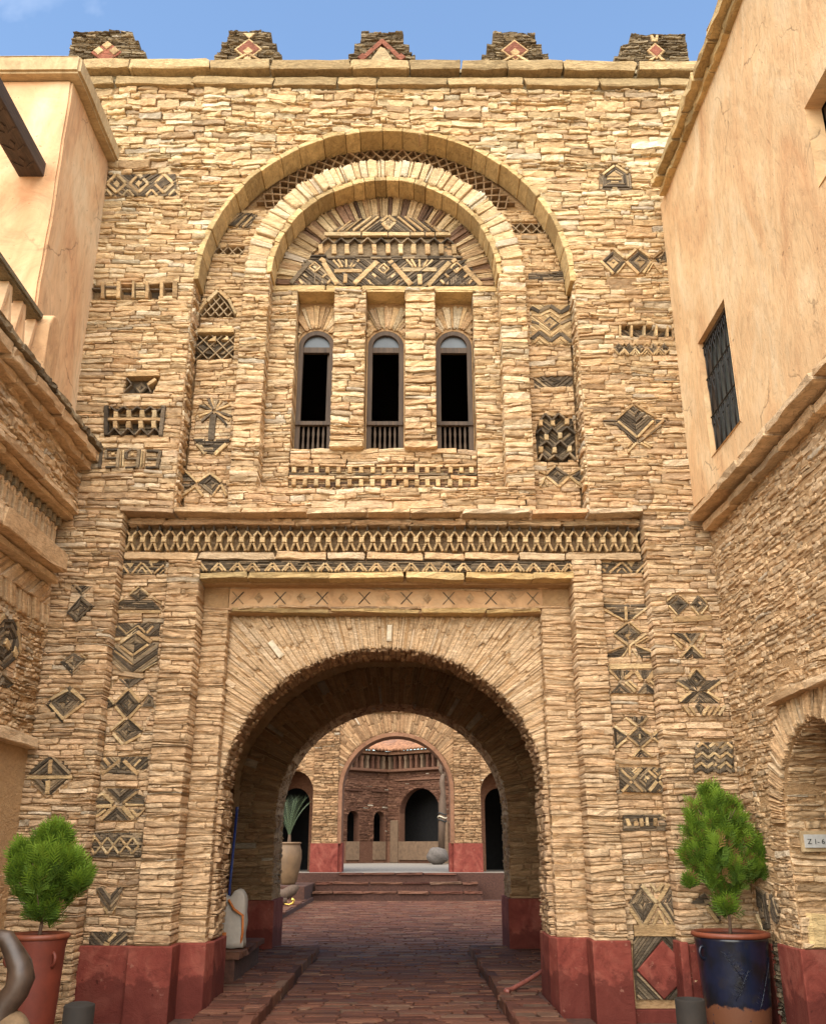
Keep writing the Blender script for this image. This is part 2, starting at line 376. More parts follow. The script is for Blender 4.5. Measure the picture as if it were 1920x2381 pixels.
def scan(polys, z):
    out = []
    for p in polys:
        xs = []
        for i in range(len(p)):
            (x0, y0), (x1, y1) = p[i], p[(i + 1) % len(p)]
            if (y0 <= z < y1) or (y1 <= z < y0): xs.append(x0 + (x1 - x0) * (z - y0) / (y1 - y0))
        xs.sort(); out += [(xs[i], xs[i + 1]) for i in range(0, len(xs) - 1, 2)]
    return out
def subtract(iv, ex):
    for e0, e1 in ex:
        nv = []
        for a, b in iv:
            if e1 <= a or e0 >= b: nv.append((a, b)); continue
            if a < e0: nv.append((a, e0))
            if e1 < b: nv.append((e1, b))
        iv = nv
    return iv
def arcpts(cx, cz, rx, rz, a0, a1, n=40):
    return [(cx + rx * cos(a0 + (a1 - a0) * i / n), cz + rz * sin(a0 + (a1 - a0) * i / n)) for i in range(n + 1)]
def rect(a0, a1, b0, b1): return [(a0, b0), (a1, b0), (a1, b1), (a0, b1)]
def tilepoly(mb, poly, fr, h, base=-0.012, ch=0.005, tint=None, jit=0.0):
    """one flat stone piece with chamfered edges"""
    if len(poly) < 3: return
    A = area2(poly)
    if abs(A) < 3e-5: return
    if A < 0: poly = poly[::-1]
    if jit: poly = [(a + R.uniform(-jit, jit), b + R.uniform(-jit, jit)) for a, b in poly]
    c = cent(poly); k = len(poly)
    size = sqrt(abs(A)); f = max(0.55, 1 - ch / max(size * 0.5, 1e-4))
    ins = [(c[0] + (a - c[0]) * f, c[1] + (b - c[1]) * f) for a, b in poly]
    vs = [fr(a, b, base) for a, b in poly] + [fr(a, b, h - ch) for a, b in poly] + [fr(a, b, h + R.uniform(-.0015, .0015)) for a, b in ins]
    fs = []
    for i in range(k):
        j = (i + 1) % k
        fs += [(i, j, k + j, k + i), (k + i, k + j, 2 * k + j, 2 * k + i)]
    fs.append(tuple(range(2 * k, 3 * k)))
    mb.add(vs, fs, tint)

# ------------------------------------------------------------------ coursed stones
SX = np.array([-1, -.93, -.45, 0.02, .47, .93, 1.]); SZ = np.array([-1, -.78, .74, 1.])
NX, NZ = len(SX), len(SZ)
def _faces():
    f = []; idx = lambda i, j: j * NX + i
    for j in range(NZ - 1):
        for i in range(NX - 1): f.append((idx(i, j), idx(i + 1, j), idx(i + 1, j + 1), idx(i, j + 1)))
    per = [idx(i, 0) for i in range(NX)] + [idx(NX - 1, j) for j in range(1, NZ)] + [idx(i, NZ - 1) for i in range(NX - 2, -1, -1)] + [idx(0, j) for j in range(NZ - 2, 0, -1)]
    o = NX * NZ; k = len(per)
    for i in range(k): f.append((per[i], o + i, o + (i + 1) % k, per[(i + 1) % k]))
    return f, per
SF, SPER = _faces()
def stone_verts(c, rough=0.012, gap=0.0035, lay=1.0, tilt=1.0):
    """c: array N x (a0,a1,b0,b1,prot,back) -> N x V x 3 in (a,b,n)"""
    n = len(c); a0, a1, b0, b1, pr, bk = [c[:, i] for i in range(6)]
    ha = np.maximum((a1 - a0) / 2 - gap * NR.uniform(.2, 1.3, n), .006); hb = np.maximum((b1 - b0) / 2 - gap * NR.uniform(.2, 1.2, n), .005)
    ac = (a0 + a1) / 2; bc = (b0 + b1) / 2
    S, T = np.meshgrid(SX, SZ); S = S.ravel(); T = T.ravel()
    es = np.abs(S) > .99; et = np.abs(T) > .99
    Sg = np.tile(S, (n, 1)); Tg = np.tile(T, (n, 1))
    corner = es & et
    Sg[:, corner] *= NR.uniform(.90, 1.0, (n, corner.sum())); Tg[:, corner] *= NR.uniform(.80, 1.02, (n, corner.sum()))
    Sg[:, es & ~et] *= NR.uniform(.93, 1.03, (n, (es & ~et).sum()))
    Tg[:, et & ~es] *= NR.uniform(.82, 1.08, (n, (et & ~es).sum()))
    Tg[:, ~et] += NR.uniform(-.14, .14, (n, (~et).sum()))
    slope = NR.uniform(-.012, .012, n)
    A = ac[:, None] + ha[:, None] * Sg; B = bc[:, None] + hb[:, None] * Tg + slope[:, None] * Sg * np.minimum(1, ha[:, None] * 6)
    prof = np.where(es | et, .70, 1.0); prof = np.where(corner, .5, prof)
    Nn = pr[:, None] - (1 - prof[None, :]) * np.clip(pr[:, None] + .010, .012, .026) + NR.uniform(-.008, .008, (n, NZ)).repeat(NX, 1) * lay + NR.uniform(-rough, rough, (n, len(S))) * np.where(es | et, .9, 1.0)[None, :]
    Nn += tilt * (NR.uniform(-.012, .012, n))[:, None] * Sg + tilt * NR.uniform(-.010, .010, n)[:, None] * Tg
    front = np.stack([A, B, Nn], -1)
    per = front[:, SPER, :].copy(); per[:, :, 2] = -bk[:, None]
    per[:, :, 0] = ac[:, None] + (per[:, :, 0] - ac[:, None]) * .97; per[:, :, 1] = bc[:, None] + (per[:, :, 1] - bc[:, None]) * .94
    return np.concatenate([front, per], 1)
def courses(inc, exc, hr=(.05, .11), lr=(.16, .42), band=(.16, .34), seg=(.6, 1.6), prot=(.008, .030), back=.14, thin=.32, minw=.05, seed=1):
    """cells of broken coursing inside polygons inc minus polygons exc"""
    rg = random.Random(seed); cells = []; hr = (hr[0] * .8, hr[1] * .84); lr = (lr[0] * .9, lr[1] * 1.0)
    z0 = min(p[1] for q in inc for p in q); z1 = max(p[1] for q in inc for p in q)
    x0 = min(p[0] for q in inc for p in q); x1 = max(p[0] for q in inc for p in q)
    z = z0
    while z < z1 - .01:
        bh = min(rg.uniform(*band), z1 - z)
        if z1 - z - bh < .05: bh = z1 - z
        x = x0
        while x < x1 - .01:
            w = rg.uniform(*seg)
            if x1 - x - w < .35: w = x1 - x
            hs = []; tot = 0
            while tot < bh:
                h = rg.uniform(*hr)
                if rg.random() < thin: h = rg.uniform(hr[0] * .35, hr[0] * .8)
                hs.append(h); tot += h
            k = bh / tot; zz = z
            for h in hs:
                h *= k; zm = zz + h / 2
                iv = scan(inc, zm); ex = scan(exc, zm)
                ov = .05 if w < x1 - x0 - .01 else 0
                iv = [(max(a, x - rg.uniform(0, ov)), min(b, x + w + rg.uniform(0, ov))) for a, b in iv]
                iv = subtract([(a, b) for a, b in iv if b - a > .02], ex)
                for a, b in iv:
                    p = a
                    while b - p > .012:
                        lf = max(.55, min(1.7, h / ((hr[0] + hr[1]) / 2))) ** .5
                        l = rg.uniform(*lr) * lf
                        if rg.random() < .10: l *= .4
                        if b - p - l < minw: l = b - p
                        if l > .25 and h > .05 and rg.random() < .12:
                            s = rg.uniform(.3, .7); pq = rg.uniform(*prot)
                            cells.append((p, p + l, zz, zz + h * s, pq, back)); cells.append((p, p + l, zz + h * s, zz + h, rg.uniform(*prot), back))
                        else: cells.append((p, p + l, zz, zz + h, rg.uniform(*prot), back))
                        p += l
                zz += h
            x += w
        z += bh
    return np.array(cells)
def wav(a, b):
    return .010 * np.sin(a * 1.7 + b * 2.3) + .007 * np.sin(a * 4.1 - b * 3.1 + 1.2) + .005 * np.sin(a * 9.3 + b * 5.7)
class Bag:
    """all the wall stones of one thing: the largest become parts of their own, the rest one part"""
    def __init__(s): s.v = []; s.sz = []; s.t = []; s.m = []
    def add(s, cells, fr, mapf=None, rough=0.011, gap=0.0035, wave=True, tintf=None, mat=0, tr=None, lay=1.0, tilt=.7):
        if len(cells) == 0: return
        v = stone_verts(cells, rough, gap, lay, tilt)
        if wave: v[:, :, 1] += wav(v[:, :, 0], v[:, :, 1])
        if mapf: v = mapf(v)
        w = np.stack(fr(v[..., 0], v[..., 1], v[..., 2]), -1)
        s.v.append(w); n = len(cells)
        s.sz.append((cells[:, 1] - cells[:, 0]) * (cells[:, 3] - cells[:, 2]))
        t = NR.uniform(0, 1, (n, 3)) if tr is None else np.stack([NR.uniform(*tr[i], n) for i in range(3)], -1)
        s.t.append(t); s.m += [mat] * n
    def build(s, parent, mats, name='stone', limit=300, restname='small_stones'):
        V = np.concatenate(s.v); sz = np.concatenate(s.sz); T = np.concatenate(s.t); M = np.array(s.m)
        order = np.argsort(-sz); big = order[:limit]
        isbig = np.zeros(len(V), bool); isbig[big] = True
        nv = V.shape[1]
        for i in big:
            c = V[i].mean(0); me = bpy.data.meshes.new(name)
            me.from_pydata((V[i] - c).tolist(), [], SF); set_tint(me, np.tile(np.append(T[i], 1), (nv, 1)))
            link(name, me, mats[M[i]], parent, c)
        first = True
        for mi, mat in enumerate(mats):
            sel = np.where(~isbig & (M == mi))[0]
            if len(sel) == 0: continue
            vv = V[sel].reshape(-1, 3); k = len(sel)
            f = (np.array(SF)[None] + (np.arange(k) * nv)[:, None, None]).reshape(-1, 4)
            me = bpy.data.meshes.new(restname); me.vertices.add(len(vv)); me.vertices.foreach_set('co', vv.astype(np.float32).ravel())
            me.loops.add(f.size); me.loops.foreach_set('vertex_index', f.astype(np.int32).ravel())
            me.polygons.add(len(f)); me.polygons.foreach_set('loop_start', (np.arange(len(f)) * 4).astype(np.int32))
            me.update(calc_edges=True)
            tt = np.repeat(np.concatenate([T[sel], np.ones((k, 1))], 1), nv, 0); set_tint(me, tt)
            o = link(restname, me, mat, parent); o['kind'] = 'stuff'
def polar_map(cx, cz, sx=1.0, sz=1.0):
    """(arc angle * 1, radius, n) -> plane"""
    def f(v):
        t = v[..., 0]; r = v[..., 1]; o = v.copy(); o[..., 0] = cx + sx * r * np.cos(t); o[..., 1] = cz + sz * r * np.sin(t); return o
    return f
def blocks(parent, name, mat, a0, a1, b0, b1, fr, prot, back, lr, seed, rough=.012, gap=.004, jitter=.01, tr=None):
    """a course of dressed slabs, every slab a part of its own"""
    rg = random.Random(seed); a = a0; cells = []
    while a < a1 - .02:
        l = rg.uniform(*lr)
        if a1 - a - l < lr[0] * .5: l = a1 - a
        cells.append((a, a + l, b0 + rg.uniform(-jitter, jitter) * .4, b1 + rg.uniform(-jitter, jitter) * .4, prot + rg.uniform(-jitter, jitter), back)); a += l
    v = stone_verts(np.array(cells), rough, gap, .4, .25)
    w = np.stack(fr(v[..., 0], v[..., 1], v[..., 2]), -1)
    for q in w:
        me = bpy.data.meshes.new(name); c = q.mean(0); me.from_pydata((q - c).tolist(), [], SF)
        t = (R.random(), R.random(), R.random() * .9, 1) if tr is None else tuple(R.uniform(*x) for x in tr) + (1,)
        set_tint(me, [t] * len(q)); link(name, me, mat, parent, c)

# ------------------------------------------------------------------ ornament panels
def fillstrips(poly, ang, w=.022, brk=None, gap=.004):
    """split a convex polygon into parallel strips running along ang"""
    out = []; nx, ny = -sin(ang), cos(ang); ds = [nx * p[0] + ny * p[1] for p in poly]; d = min(ds); d1 = max(ds)
    while d < d1 - .002:
        ww = w * R.uniform(.7, 1.35); q = clip_half(poly, nx, ny, d + ww - gap); q = clip_half(q, -nx, -ny, -d) if len(q) > 2 else q
        d += ww
        if len(q) < 3: continue
        if brk:
            tx, ty = cos(ang), sin(ang); es = [tx * p[0] + ty * p[1] for p in q]; e = min(es); e1 = max(es)
            while e < e1 - .005:
                l = brk * R.uniform(.6, 1.5); q2 = clip_half(q, tx, ty, e + l - .004); q2 = clip_half(q2, -tx, -ty, -e) if len(q2) > 2 else q2
                if len(q2) > 2: out.append(q2)
                e += l
        else: out.append(q)
    return out
def fillmode(poly, mode, w):
    if isinstance(mode, (int, float)): return fillstrips(poly, radians(mode), w)
    if mode == 'h': return fillstrips(poly, R.uniform(-.05, .05), w, .16)
    if mode == 'v': return fillstrips(poly, pi / 2 + R.uniform(-.05, .05), w)
    if mode == 's': return fillstrips(poly, R.uniform(-.04, .04), w * 1.6, .13)
    c = cent(poly)
    if mode == 'c':
        out = []; k = len(poly)
        for i in range(k):
            p, q = poly[i], poly[(i + 1) % k]; out += fillstrips([p, q, c], math.atan2(q[1] - p[1], q[0] - p[0]), w)
        return out
    a = {'V': .72, 'A': -.72}[mode]
    return fillstrips(clip_half(poly, 1, 0, c[0]), -a, w) + fillstrips(clip_half(poly, -1, 0, -c[0]), a, w)
EXC = {}; DEEP = {}
def mortar(mb, inc, exc, fr, n=-.008, step=.05):
    z0 = min(p[1] for q in inc for p in q); z1 = max(p[1] for q in inc for p in q); k = max(1, int((z1 - z0) / step)); h = (z1 - z0) / k
    for i in range(k):
        z = z0 + h * i
        for a, b in subtract(scan(inc, z + h / 2), scan(exc, z + h / 2)):
            mb.add([fr(a, z, n), fr(b, z, n), fr(b, z + h, n), fr(a, z + h, n)], [(0, 1, 2, 3)])
def ornament(parent, org, sc, Y, elems, bg=True, deep=0.0, frame=None, tf=None, key=None, hullpts=None):
    fr = frame or fac(Y)
    T = tf or (lambda x, y: onY(org[0] + x / sc, org[1] + y / sc, Y))
    p0 = T(100, 100); mpp = abs(T(101, 100)[0] - p0[0])
    dark = MB(); pale = []; allp = []
    def bar(x0, y0, x1, y1, w):
        a, b = T(x0, y0), T(x1, y1); dx, dy = b[0] - a[0], b[1] - a[1]; l = sqrt(dx * dx + dy * dy) + 1e-6; h = w * mpp / 2
        nx, ny = -dy / l * h, dx / l * h; j = lambda: R.uniform(.82, 1.15)
        m = ((a[0] + b[0]) / 2 + R.uniform(-.003, .003), (a[1] + b[1]) / 2 + R.uniform(-.003, .003))
        return [(a[0] + nx * j(), a[1] + ny * j()), (a[0] - nx * j(), a[1] - ny * j()), (m[0] - nx * j(), m[1] - ny * j()), (b[0] - nx * j(), b[1] - ny * j()), (b[0] + nx * j(), b[1] + ny * j()), (m[0] + nx * j(), m[1] + ny * j())]
    todo = []
    for e in elems:
        k = e[0]
        if k in 'FPT': q = [T(x, y) for x, y in e[1]]; allp += q; todo.append((k, q, e[2] if len(e) > 2 else None))
        elif k in 'BK': q = bar(*e[1:]); allp += q; todo.append((k, q, None))
        elif k in 'Zz':
            for (xa, ya), (xb, yb) in zip(e[1][:-1], e[1][1:]): q = bar(xa, ya, xb, yb, e[2]); allp += q; todo.append(('B' if k == 'Z' else 'K', q, None))
        elif k == 'L':
            q = [T(x, y) for x, y in e[1]]; allp += q; per = e[2] * mpp; hh = hull(q); xs = [p[0] for p in q]; zs = [p[1] for p in q]
            asp = e[3] if len(e) > 3 else 1.25
            x = min(xs) - (max(zs) - min(zs)) / asp
            while x < max(xs) + (max(zs) - min(zs)) / asp:
                for s in (1, -1):
                    a = (x, min(zs)); L_ = (max(zs) - min(zs)); b = (x + s * L_ / asp, max(zs)); w = .009
                    qq = clip_convex([(a[0] - w, a[1]), (a[0] + w, a[1]), (b[0] + w, b[1]), (b[0] - w, b[1])], hh)
                    if len(qq) > 2: todo.append(('D', qq, None))
                x += per
    H = hull(hullpts and [T(x, y) for x, y in hullpts] or allp)
    EXC.setdefault(key if key is not None else round(Y, 2), []).append(H)
    if deep:
        DEEP.setdefault(key if key is not None else round(Y, 2), []).append(H)
        tilepoly(dark, H, fr, -deep, -deep - .02, .001, (0.4, .3, .3, 1))
    elif bg:
        bgm = MB()
        for q in fillmode(H, 's', .03): tilepoly(bgm, q, fr, R.uniform(.004, .016), -.03, .006, (R.random(), R.random(), R.random() * .95, 1), .002)
    else: tilepoly(dark, H, fr, 0.0, -.03, .001, (.4, .3, .3, 1))
    for k, q, md in todo:
        if k == 'F':
            for s in fillmode(q, md or 'c', .026): tilepoly(dark, s, fr, (R.uniform(.012, .040) - (deep * .75 if deep else 0)), -.03 - deep, .005, (R.random(), R.choice((.05, .2, .45, .7, 1.0)), .3, 1), .002)
        elif k == 'P':
            for s in fillmode(q, md or 's', .024): pale.append((s, R.uniform(.022, .034)))
        elif k == 'T': pale.append((q, .03))
        elif k == 'B': pale.append((q, R.uniform(.034, .046)))
        elif k == 'K': tilepoly(dark, q, fr, R.uniform(.034, .046), -.03, .005)
        elif k == 'D': tilepoly(dark, q, fr, R.uniform(.0, .012), -.03 - deep, .002, (R.uniform(.5, 1), 1, .2, 1))
    o = dark.build('ornament_panel', M_SLATE, parent)
    if bg and not deep:
        b = bgm.build('bedding_stones', M_STONE, o); b['kind'] = 'stuff'
    for q, h in pale:
        mb = MB(); tilepoly(mb, q, fr, h, -.03 - deep * .8, .006, None)
        if mb.v: mb.build('pale_bar', M_BAR, o)
    return o

# ================================================================== ground
def sheet(name, x0, x1, y0, y1, z, mat, n=1):
    mb = MB()
    mb.add([(x0, y0, z), (x1, y0, z), (x1, y1, z), (x0, y1, z)], [(0, 1, 2, 3)])
    return tag(mb.build(name, mat), kind='structure')
M_BOUNCE = plain('bounce_sand', (0.44, 0.315, 0.20), 0.95, 0, 6, 0.2, 0.5)  # unseen ground coloured pale to bounce warm light onto the lower facade
ground = sheet('ground', -300, 300, -150, 600, -0.05, M_BOUNCE)

def paving(parent, regs, z, seed, hr=(.13, .26), lr=(.22, .6), limit=300):
    """irregular flat stones laid in rough rows"""
    cells = []
    for i, r_ in enumerate(regs):
        cells.append(courses([r_], [], hr, lr, (.5, .9), (1.2, 3.0), (.0, .012), .03, .12, .1, seed + i))
    c = np.concatenate(cells); rg = random.Random(seed + 50)
    def poly(q):
        a0, a1, b0, b1 = q[:4]; g = .005; j = lambda s: rg.uniform(-s, s)
        w, h = a1 - a0, b1 - b0; k = min(.04, h * .22)
        p = [(a0 + g + rg.uniform(0, k), b0 + g + j(.01)), (a0 + w * .5 + j(w * .2), b0 + g + rg.uniform(-.3, 1) * k * .6), (a1 - g - rg.uniform(0, k), b0 + g + j(.01)), (a1 - g + j(.012), b0 + h * .5 + j(h * .2)),
             (a1 - g - rg.uniform(0, k), b1 - g + j(.01)), (a0 + w * .5 + j(w * .2), b1 - g - rg.uniform(-.3, 1) * k * .6), (a0 + g + rg.uniform(0, k), b1 - g + j(.01)), (a0 + g + j(.012), b0 + h * .5 + j(h * .2))]
        return [(x + .03 * sin(y * 2.1 + 1) + .02 * sin(y * 5), y + .04 * sin(x * 1.3) + .02 * sin(x * 3.7 + y)) for x, y in p]
    dist = (c[:, 2] + c[:, 3]) / 2; ar = (c[:, 1] - c[:, 0]) * (c[:, 3] - c[:, 2])
    order = np.argsort(-(ar / dist ** 3)); rest = MB(); fr = gnd(z)
    for n_, i in enumerate(order):
        h = .0 + rg.uniform(-.004, .006)
        mb = MB() if n_ < limit else rest
        tilepoly(mb, poly(c[i]), fr, h, -.05, .006, (rg.random(), rg.random(), rg.random(), 1))
        if n_ < limit: mb.build('paving_stone', M_PAVE, parent)
    if rest.v: tag(rest.build('small_paving_stones', M_PAVE, parent), kind='stuff')
lane = sheet('paved_lane', -7, 7, 5.5, 33, -0.018, M_EARTH)
paving(lane, [rect(-3.9, 3.4, 7.0, 9.95), rect(-1.42, 1.0, 9.95, 16.6), rect(-6.5, 6.0, 16.6, 31.4)], 0.0, 5)
def raised(name, rects, h, seed, ex, ks, y0, y1):
    mb = MB()
    for x0, x1, ya, yb in rects: mb.box(x0, x1, ya, yb, -.04, h - .022)
    o = tag(mb.build(name, M_EARTH), kind='structure')
    paving(o, [rect(x0 + .01, x1 - .01, ya + .01, yb - .01) for x0, x1, ya, yb in rects], h, seed, (.14, .3), (.25, .7), 120)
    fr = lef(ex) if ks > 0 else rig(ex)
    blocks(o, 'kerb_stone', M_PAVE, y0 + .02, y1 - .02, -.03, h + .012, fr, .012, .1, (.4, 1.0), seed + 3, .008, .003, .008)
    return o
raised('pavement_left', [(-2.0, -1.42, 9.0, 11.34), (-3.6, -1.42, 11.342, 16.3)], .11, 21, -1.42, 1, 9.0, 16.3)
raised('pavement_right', [(1.0, 1.46, 9.0, 11.34), (1.0, 3.3, 11.342, 16.35)], .11, 22, 1.0, -1, 9.0, 16.35)

# ================================================================== gatehouse
G = thing('gatehouse', 'tall ochre stone gatehouse facade with big entrance arch, three windows and stepped merlons', 'building', (-.3, 10.0, 0))
CU, ZU, RU = -.305, 8.30, 2.39          # outer blind arch
CI, ZI, RI = -.31, 8.50, 1.49           # inner blind arch
CA, ZA, RAX, RAZ = -.27, 2.20, 1.78, 1.56   # entrance arch
Y0, Y1, Y2, Y3 = 10.0, 10.32, 10.14, 10.45  # wall, niche, inner frame, tympanum
YB, YD, YP, YL1, YL2 = 10.18, 10.22, 10.16, 10.5, 10.68
def archpoly(cx, cz, r, zb, rz=None, n=40): return [(cx - r, zb)] + arcpts(cx, cz, r, rz or r, pi, 0, n) + [(cx + r, zb)]
# --- ornaments (traced from the photograph on their own wall planes)
AO, BO, CO, DO, EO, HO, IO, JO = (60, 1300), (60, 1740), (1340, 1260), (1340, 1740), (180, 620), (1180, 360), (1180, 820), (600, 420)
O = lambda *a, **k: ornament(G, *a, **k)
O(AO, 4, Y0, [('F', [(435, 245), (625, 255), (520, 340)], 'V'), ('F', [(520, 348), (640, 440), (480, 590), (385, 505)])])
O(AO, 4, Y0, [('F', [(450, 875), (572, 945), (440, 1080), (325, 960)]), ('B', 520, 888, 570, 930, 14)])
O(AO, 4, Y0, [('F', [(410, 1180), (572, 1300), (340, 1530), (180, 1345)]), ('B', 240, 1310, 400, 1225, 28), ('B', 435, 1220, 550, 1320, 34), ('B', 230, 1350, 360, 1495, 26), ('B', 365, 1490, 545, 1350, 26)])
O(AO, 4, Y0, [('F', [(40, 2005), (60, 1960), (150, 1870), (235, 1840), (340, 1880), (425, 1960), (410, 2020)], 'A'), ('B', 240, 1870, 235, 2000, 34),
              ('B', 20, 2035, 440, 2030, 26), ('F', [(50, 2048), (390, 2050), (200, 2230)], 'V'), ('B', 217, 2065, 210, 2190, 36)])
O(BO, 4, Y0, [('F', [(140, 725), (270, 715), (220, 810)], 'V'), ('B', 100, 730, 170, 815, 18), ('B', 150, 725, 200, 795, 16), ('B', 330, 720, 270, 805, 22), ('B', 400, 730, 320, 815, 18)])
O(AO, 4, YD, [('F', [(835, 0), (1305, 0), (1290, 148), (825, 148)], 'h'), ('T', [(920, 18), (1040, 14), (975, 95)]), ('T', [(1125, 20), (1250, 14), (1180, 85)]),
              ('B', 870, 20, 965, 140, 18), ('B', 840, 50, 905, 138, 18), ('B', 1085, 40, 995, 142, 18), ('B', 1088, 40, 1180, 142, 18), ('B', 1085, 85, 1045, 142, 14), ('B', 1088, 85, 1130, 142, 14), ('B', 1290, 60, 1200, 142, 18), ('B', 1296, 95, 1252, 142, 14)])
O(AO, 4, YD, [('F', [(1065, 275), (1145, 345), (1060, 400), (965, 340)]), ('F', [(890, 385), (1180, 385), (1260, 475), (795, 470)], 'h'), ('B', 1060, 265, 965, 340, 18), ('B', 1080, 275, 1150, 340, 18), ('B', 800, 450, 920, 375, 14), ('B', 1180, 365, 1265, 420, 16), ('B', 805, 500, 1262, 495, 30)])
O(AO, 4, YD, [('F', [(755, 600), (1250, 600), (1245, 722), (740, 722)], 'V'), ('F', [(740, 790), (870, 790), (1005, 905), (1000, 1055), (900, 1055), (735, 900)], -40), ('F', [(1140, 790), (1235, 790), (1225, 950), (1100, 1055), (1000, 1055), (1005, 905)], 38), ('F', [(1020, 690), (1150, 790), (1010, 890), (880, 790)]),
              ('B', 750, 715, 855, 630, 22), ('B', 870, 630, 945, 705, 14), ('B', 945, 700, 1060, 620, 14), ('B', 1050, 630, 1115, 690, 20), ('B', 1130, 695, 1190, 630, 24), ('B', 885, 785, 1040, 665, 28), ('B', 1045, 685, 1175, 780, 34), ('B', 740, 755, 890, 752, 26), ('B', 1180, 755, 1245, 755, 24),
              ('B', 885, 815, 1005, 905, 24), ('B', 1010, 895, 1145, 800, 26), ('B', 830, 860, 1000, 985, 16), ('B', 1220, 970, 1090, 1050, 12), ('B', 740, 930, 800, 990, 30)])
O(AO, 4, YD, [('F', [(865, 1120), (1095, 1115), (965, 1210)], 'V'), ('F', [(965, 1225), (1070, 1345), (945, 1470), (840, 1350)]), ('F', [(960, 1490), (1095, 1605), (930, 1710), (830, 1600)]), ('F', [(770, 1300), (840, 1365), (740, 1400), (675, 1380)]), ('F', [(1145, 1260), (1190, 1290), (1190, 1380), (1080, 1380)]),
              ('B', 960, 1215, 835, 1345, 22), ('B', 975, 1220, 1070, 1335, 26), ('B', 840, 1375, 930, 1480, 26), ('B', 1070, 1360, 960, 1490, 26), ('B', 690, 1340, 770, 1290, 14), ('B', 775, 1290, 830, 1350, 18), ('B', 1080, 1330, 1140, 1260, 16),
              ('B', 930, 1490, 800, 1600, 20), ('B', 980, 1490, 1090, 1590, 22), ('B', 820, 1630, 910, 1730, 24), ('B', 925, 1725, 1080, 1640, 24)])
O(AO, 4, YD, [('F', [(640, 1850), (1138, 1840), (1138, 1960), (620, 1960)], 'V'), ('F', [(895, 1880), (1040, 2010), (720, 2010)], 'h'), ('B', 880, 1875, 715, 2010, 26), ('B', 915, 1875, 1050, 2005, 34), ('B', 735, 1855, 785, 1920, 28), ('B', 1075, 1870, 1015, 1935, 22), ('B', 625, 1985, 705, 1985, 40)])
O(BO, 4, YD, [('F', [(730, 375), (1060, 380), (870, 525)], 'V'), ('F', [(700, 450), (820, 530), (590, 540), (600, 500)], 'h'), ('F', [(1040, 430), (1108, 450), (1108, 540), (930, 530)], 'h'), ('F', [(870, 545), (970, 675), (700, 675)], 'A'), ('F', [(570, 600), (780, 555), (650, 675)], 'V'), ('F', [(960, 560), (1108, 575), (1040, 660)], 'V'),
              ('B', 725, 420, 585, 520, 26), ('B', 730, 430, 820, 515, 26), ('B', 1040, 410, 910, 515, 26), ('B', 605, 545, 810, 540, 30), ('B', 930, 525, 1108, 520, 28), ('B', 845, 535, 700, 675, 32), ('B', 905, 545, 1010, 660, 36), ('B', 580, 600, 650, 655, 20), ('B', 655, 640, 750, 575, 26), ('B', 985, 570, 1045, 640, 24), ('B', 1045, 640, 1105, 570, 20)])
zz = [('F', [(560, 790), (1092, 790), (1080, 1020), (530, 1020)], 'h'), ('B', 545, 905, 655, 812, 18)]
for cx in (655, 770, 882, 1003):
    zz += [('B', cx, 832, cx + 55, 905, 20), ('B', cx + 55, 908, cx - 5, 985, 20), ('B', cx - 8, 985, cx - 58, 908, 20), ('B', cx - 58, 905, cx, 832, 20), ('K', cx + 6, 796, cx + 60, 865, 22), ('K', cx - 4, 800, cx - 50, 862, 22)]
zz += [('B', 590, 920, 545, 985, 18)]
O(BO, 4, YD, zz)
O(BO, 4, YD, [('F', [(650, 1300), (720, 1290), (792, 1370), (792, 1540), (700, 1430)], -50), ('F', [(915, 1290), (850, 1300), (792, 1370), (792, 1540), (850, 1450)], 50), ('B', 735, 1480, 765, 1540, 12), ('B', 840, 1480, 808, 1540, 12)])
O(BO, 4, YD, [('F', [(610, 1710), (950, 1700), (940, 1838), (590, 1838)], 'V'), ('B', 840, 1730, 775, 1800, 30), ('B', 735, 1815, 785, 1836, 30)])
O(CO, 4, YD, [('F', [(175, 160), (640, 160), (630, 298), (190, 298)], 'h'), ('T', [(205, 180), (330, 175), (270, 265)]), ('T', [(460, 185), (550, 180), (505, 245)]), ('B', 185, 200, 270, 290, 24), ('B', 410, 200, 300, 292, 22), ('B', 415, 195, 510, 290, 22), ('B', 410, 250, 370, 292, 14), ('B', 420, 250, 460, 292, 14), ('B', 640, 200, 550, 292, 20), ('B', 636, 240, 600, 292, 14)])
O(CO, 4, YD, [('F', [(215, 590), (685, 580), (480, 745)], 'h'), ('F', [(475, 765), (600, 860), (480, 960), (345, 860)]), ('F', [(255, 1070), (460, 975), (480, 990), (390, 1085)], 'h'), ('F', [(540, 980), (740, 1060), (740, 1085), (600, 1085)], 'h'),
              ('B', 220, 625, 430, 735, 20), ('B', 680, 600, 520, 720, 18), ('B', 450, 610, 455, 740, 26), ('B', 470, 755, 345, 850, 18), ('B', 490, 755, 600, 850, 18), ('B', 345, 870, 470, 965, 18), ('B', 490, 970, 640, 860, 18), ('T', [(480, 835), (510, 875), (482, 920), (445, 880)]),
              ('B', 265, 1040, 430, 975, 14), ('B', 540, 965, 740, 1050, 16), ('B', 487, 970, 490, 1070, 22), ('B', 470, 1000, 420, 1075, 12), ('B', 510, 1000, 560, 1075, 12), ('B', 540, 955, 650, 890, 14), ('B', 600, 950, 690, 900, 14)])
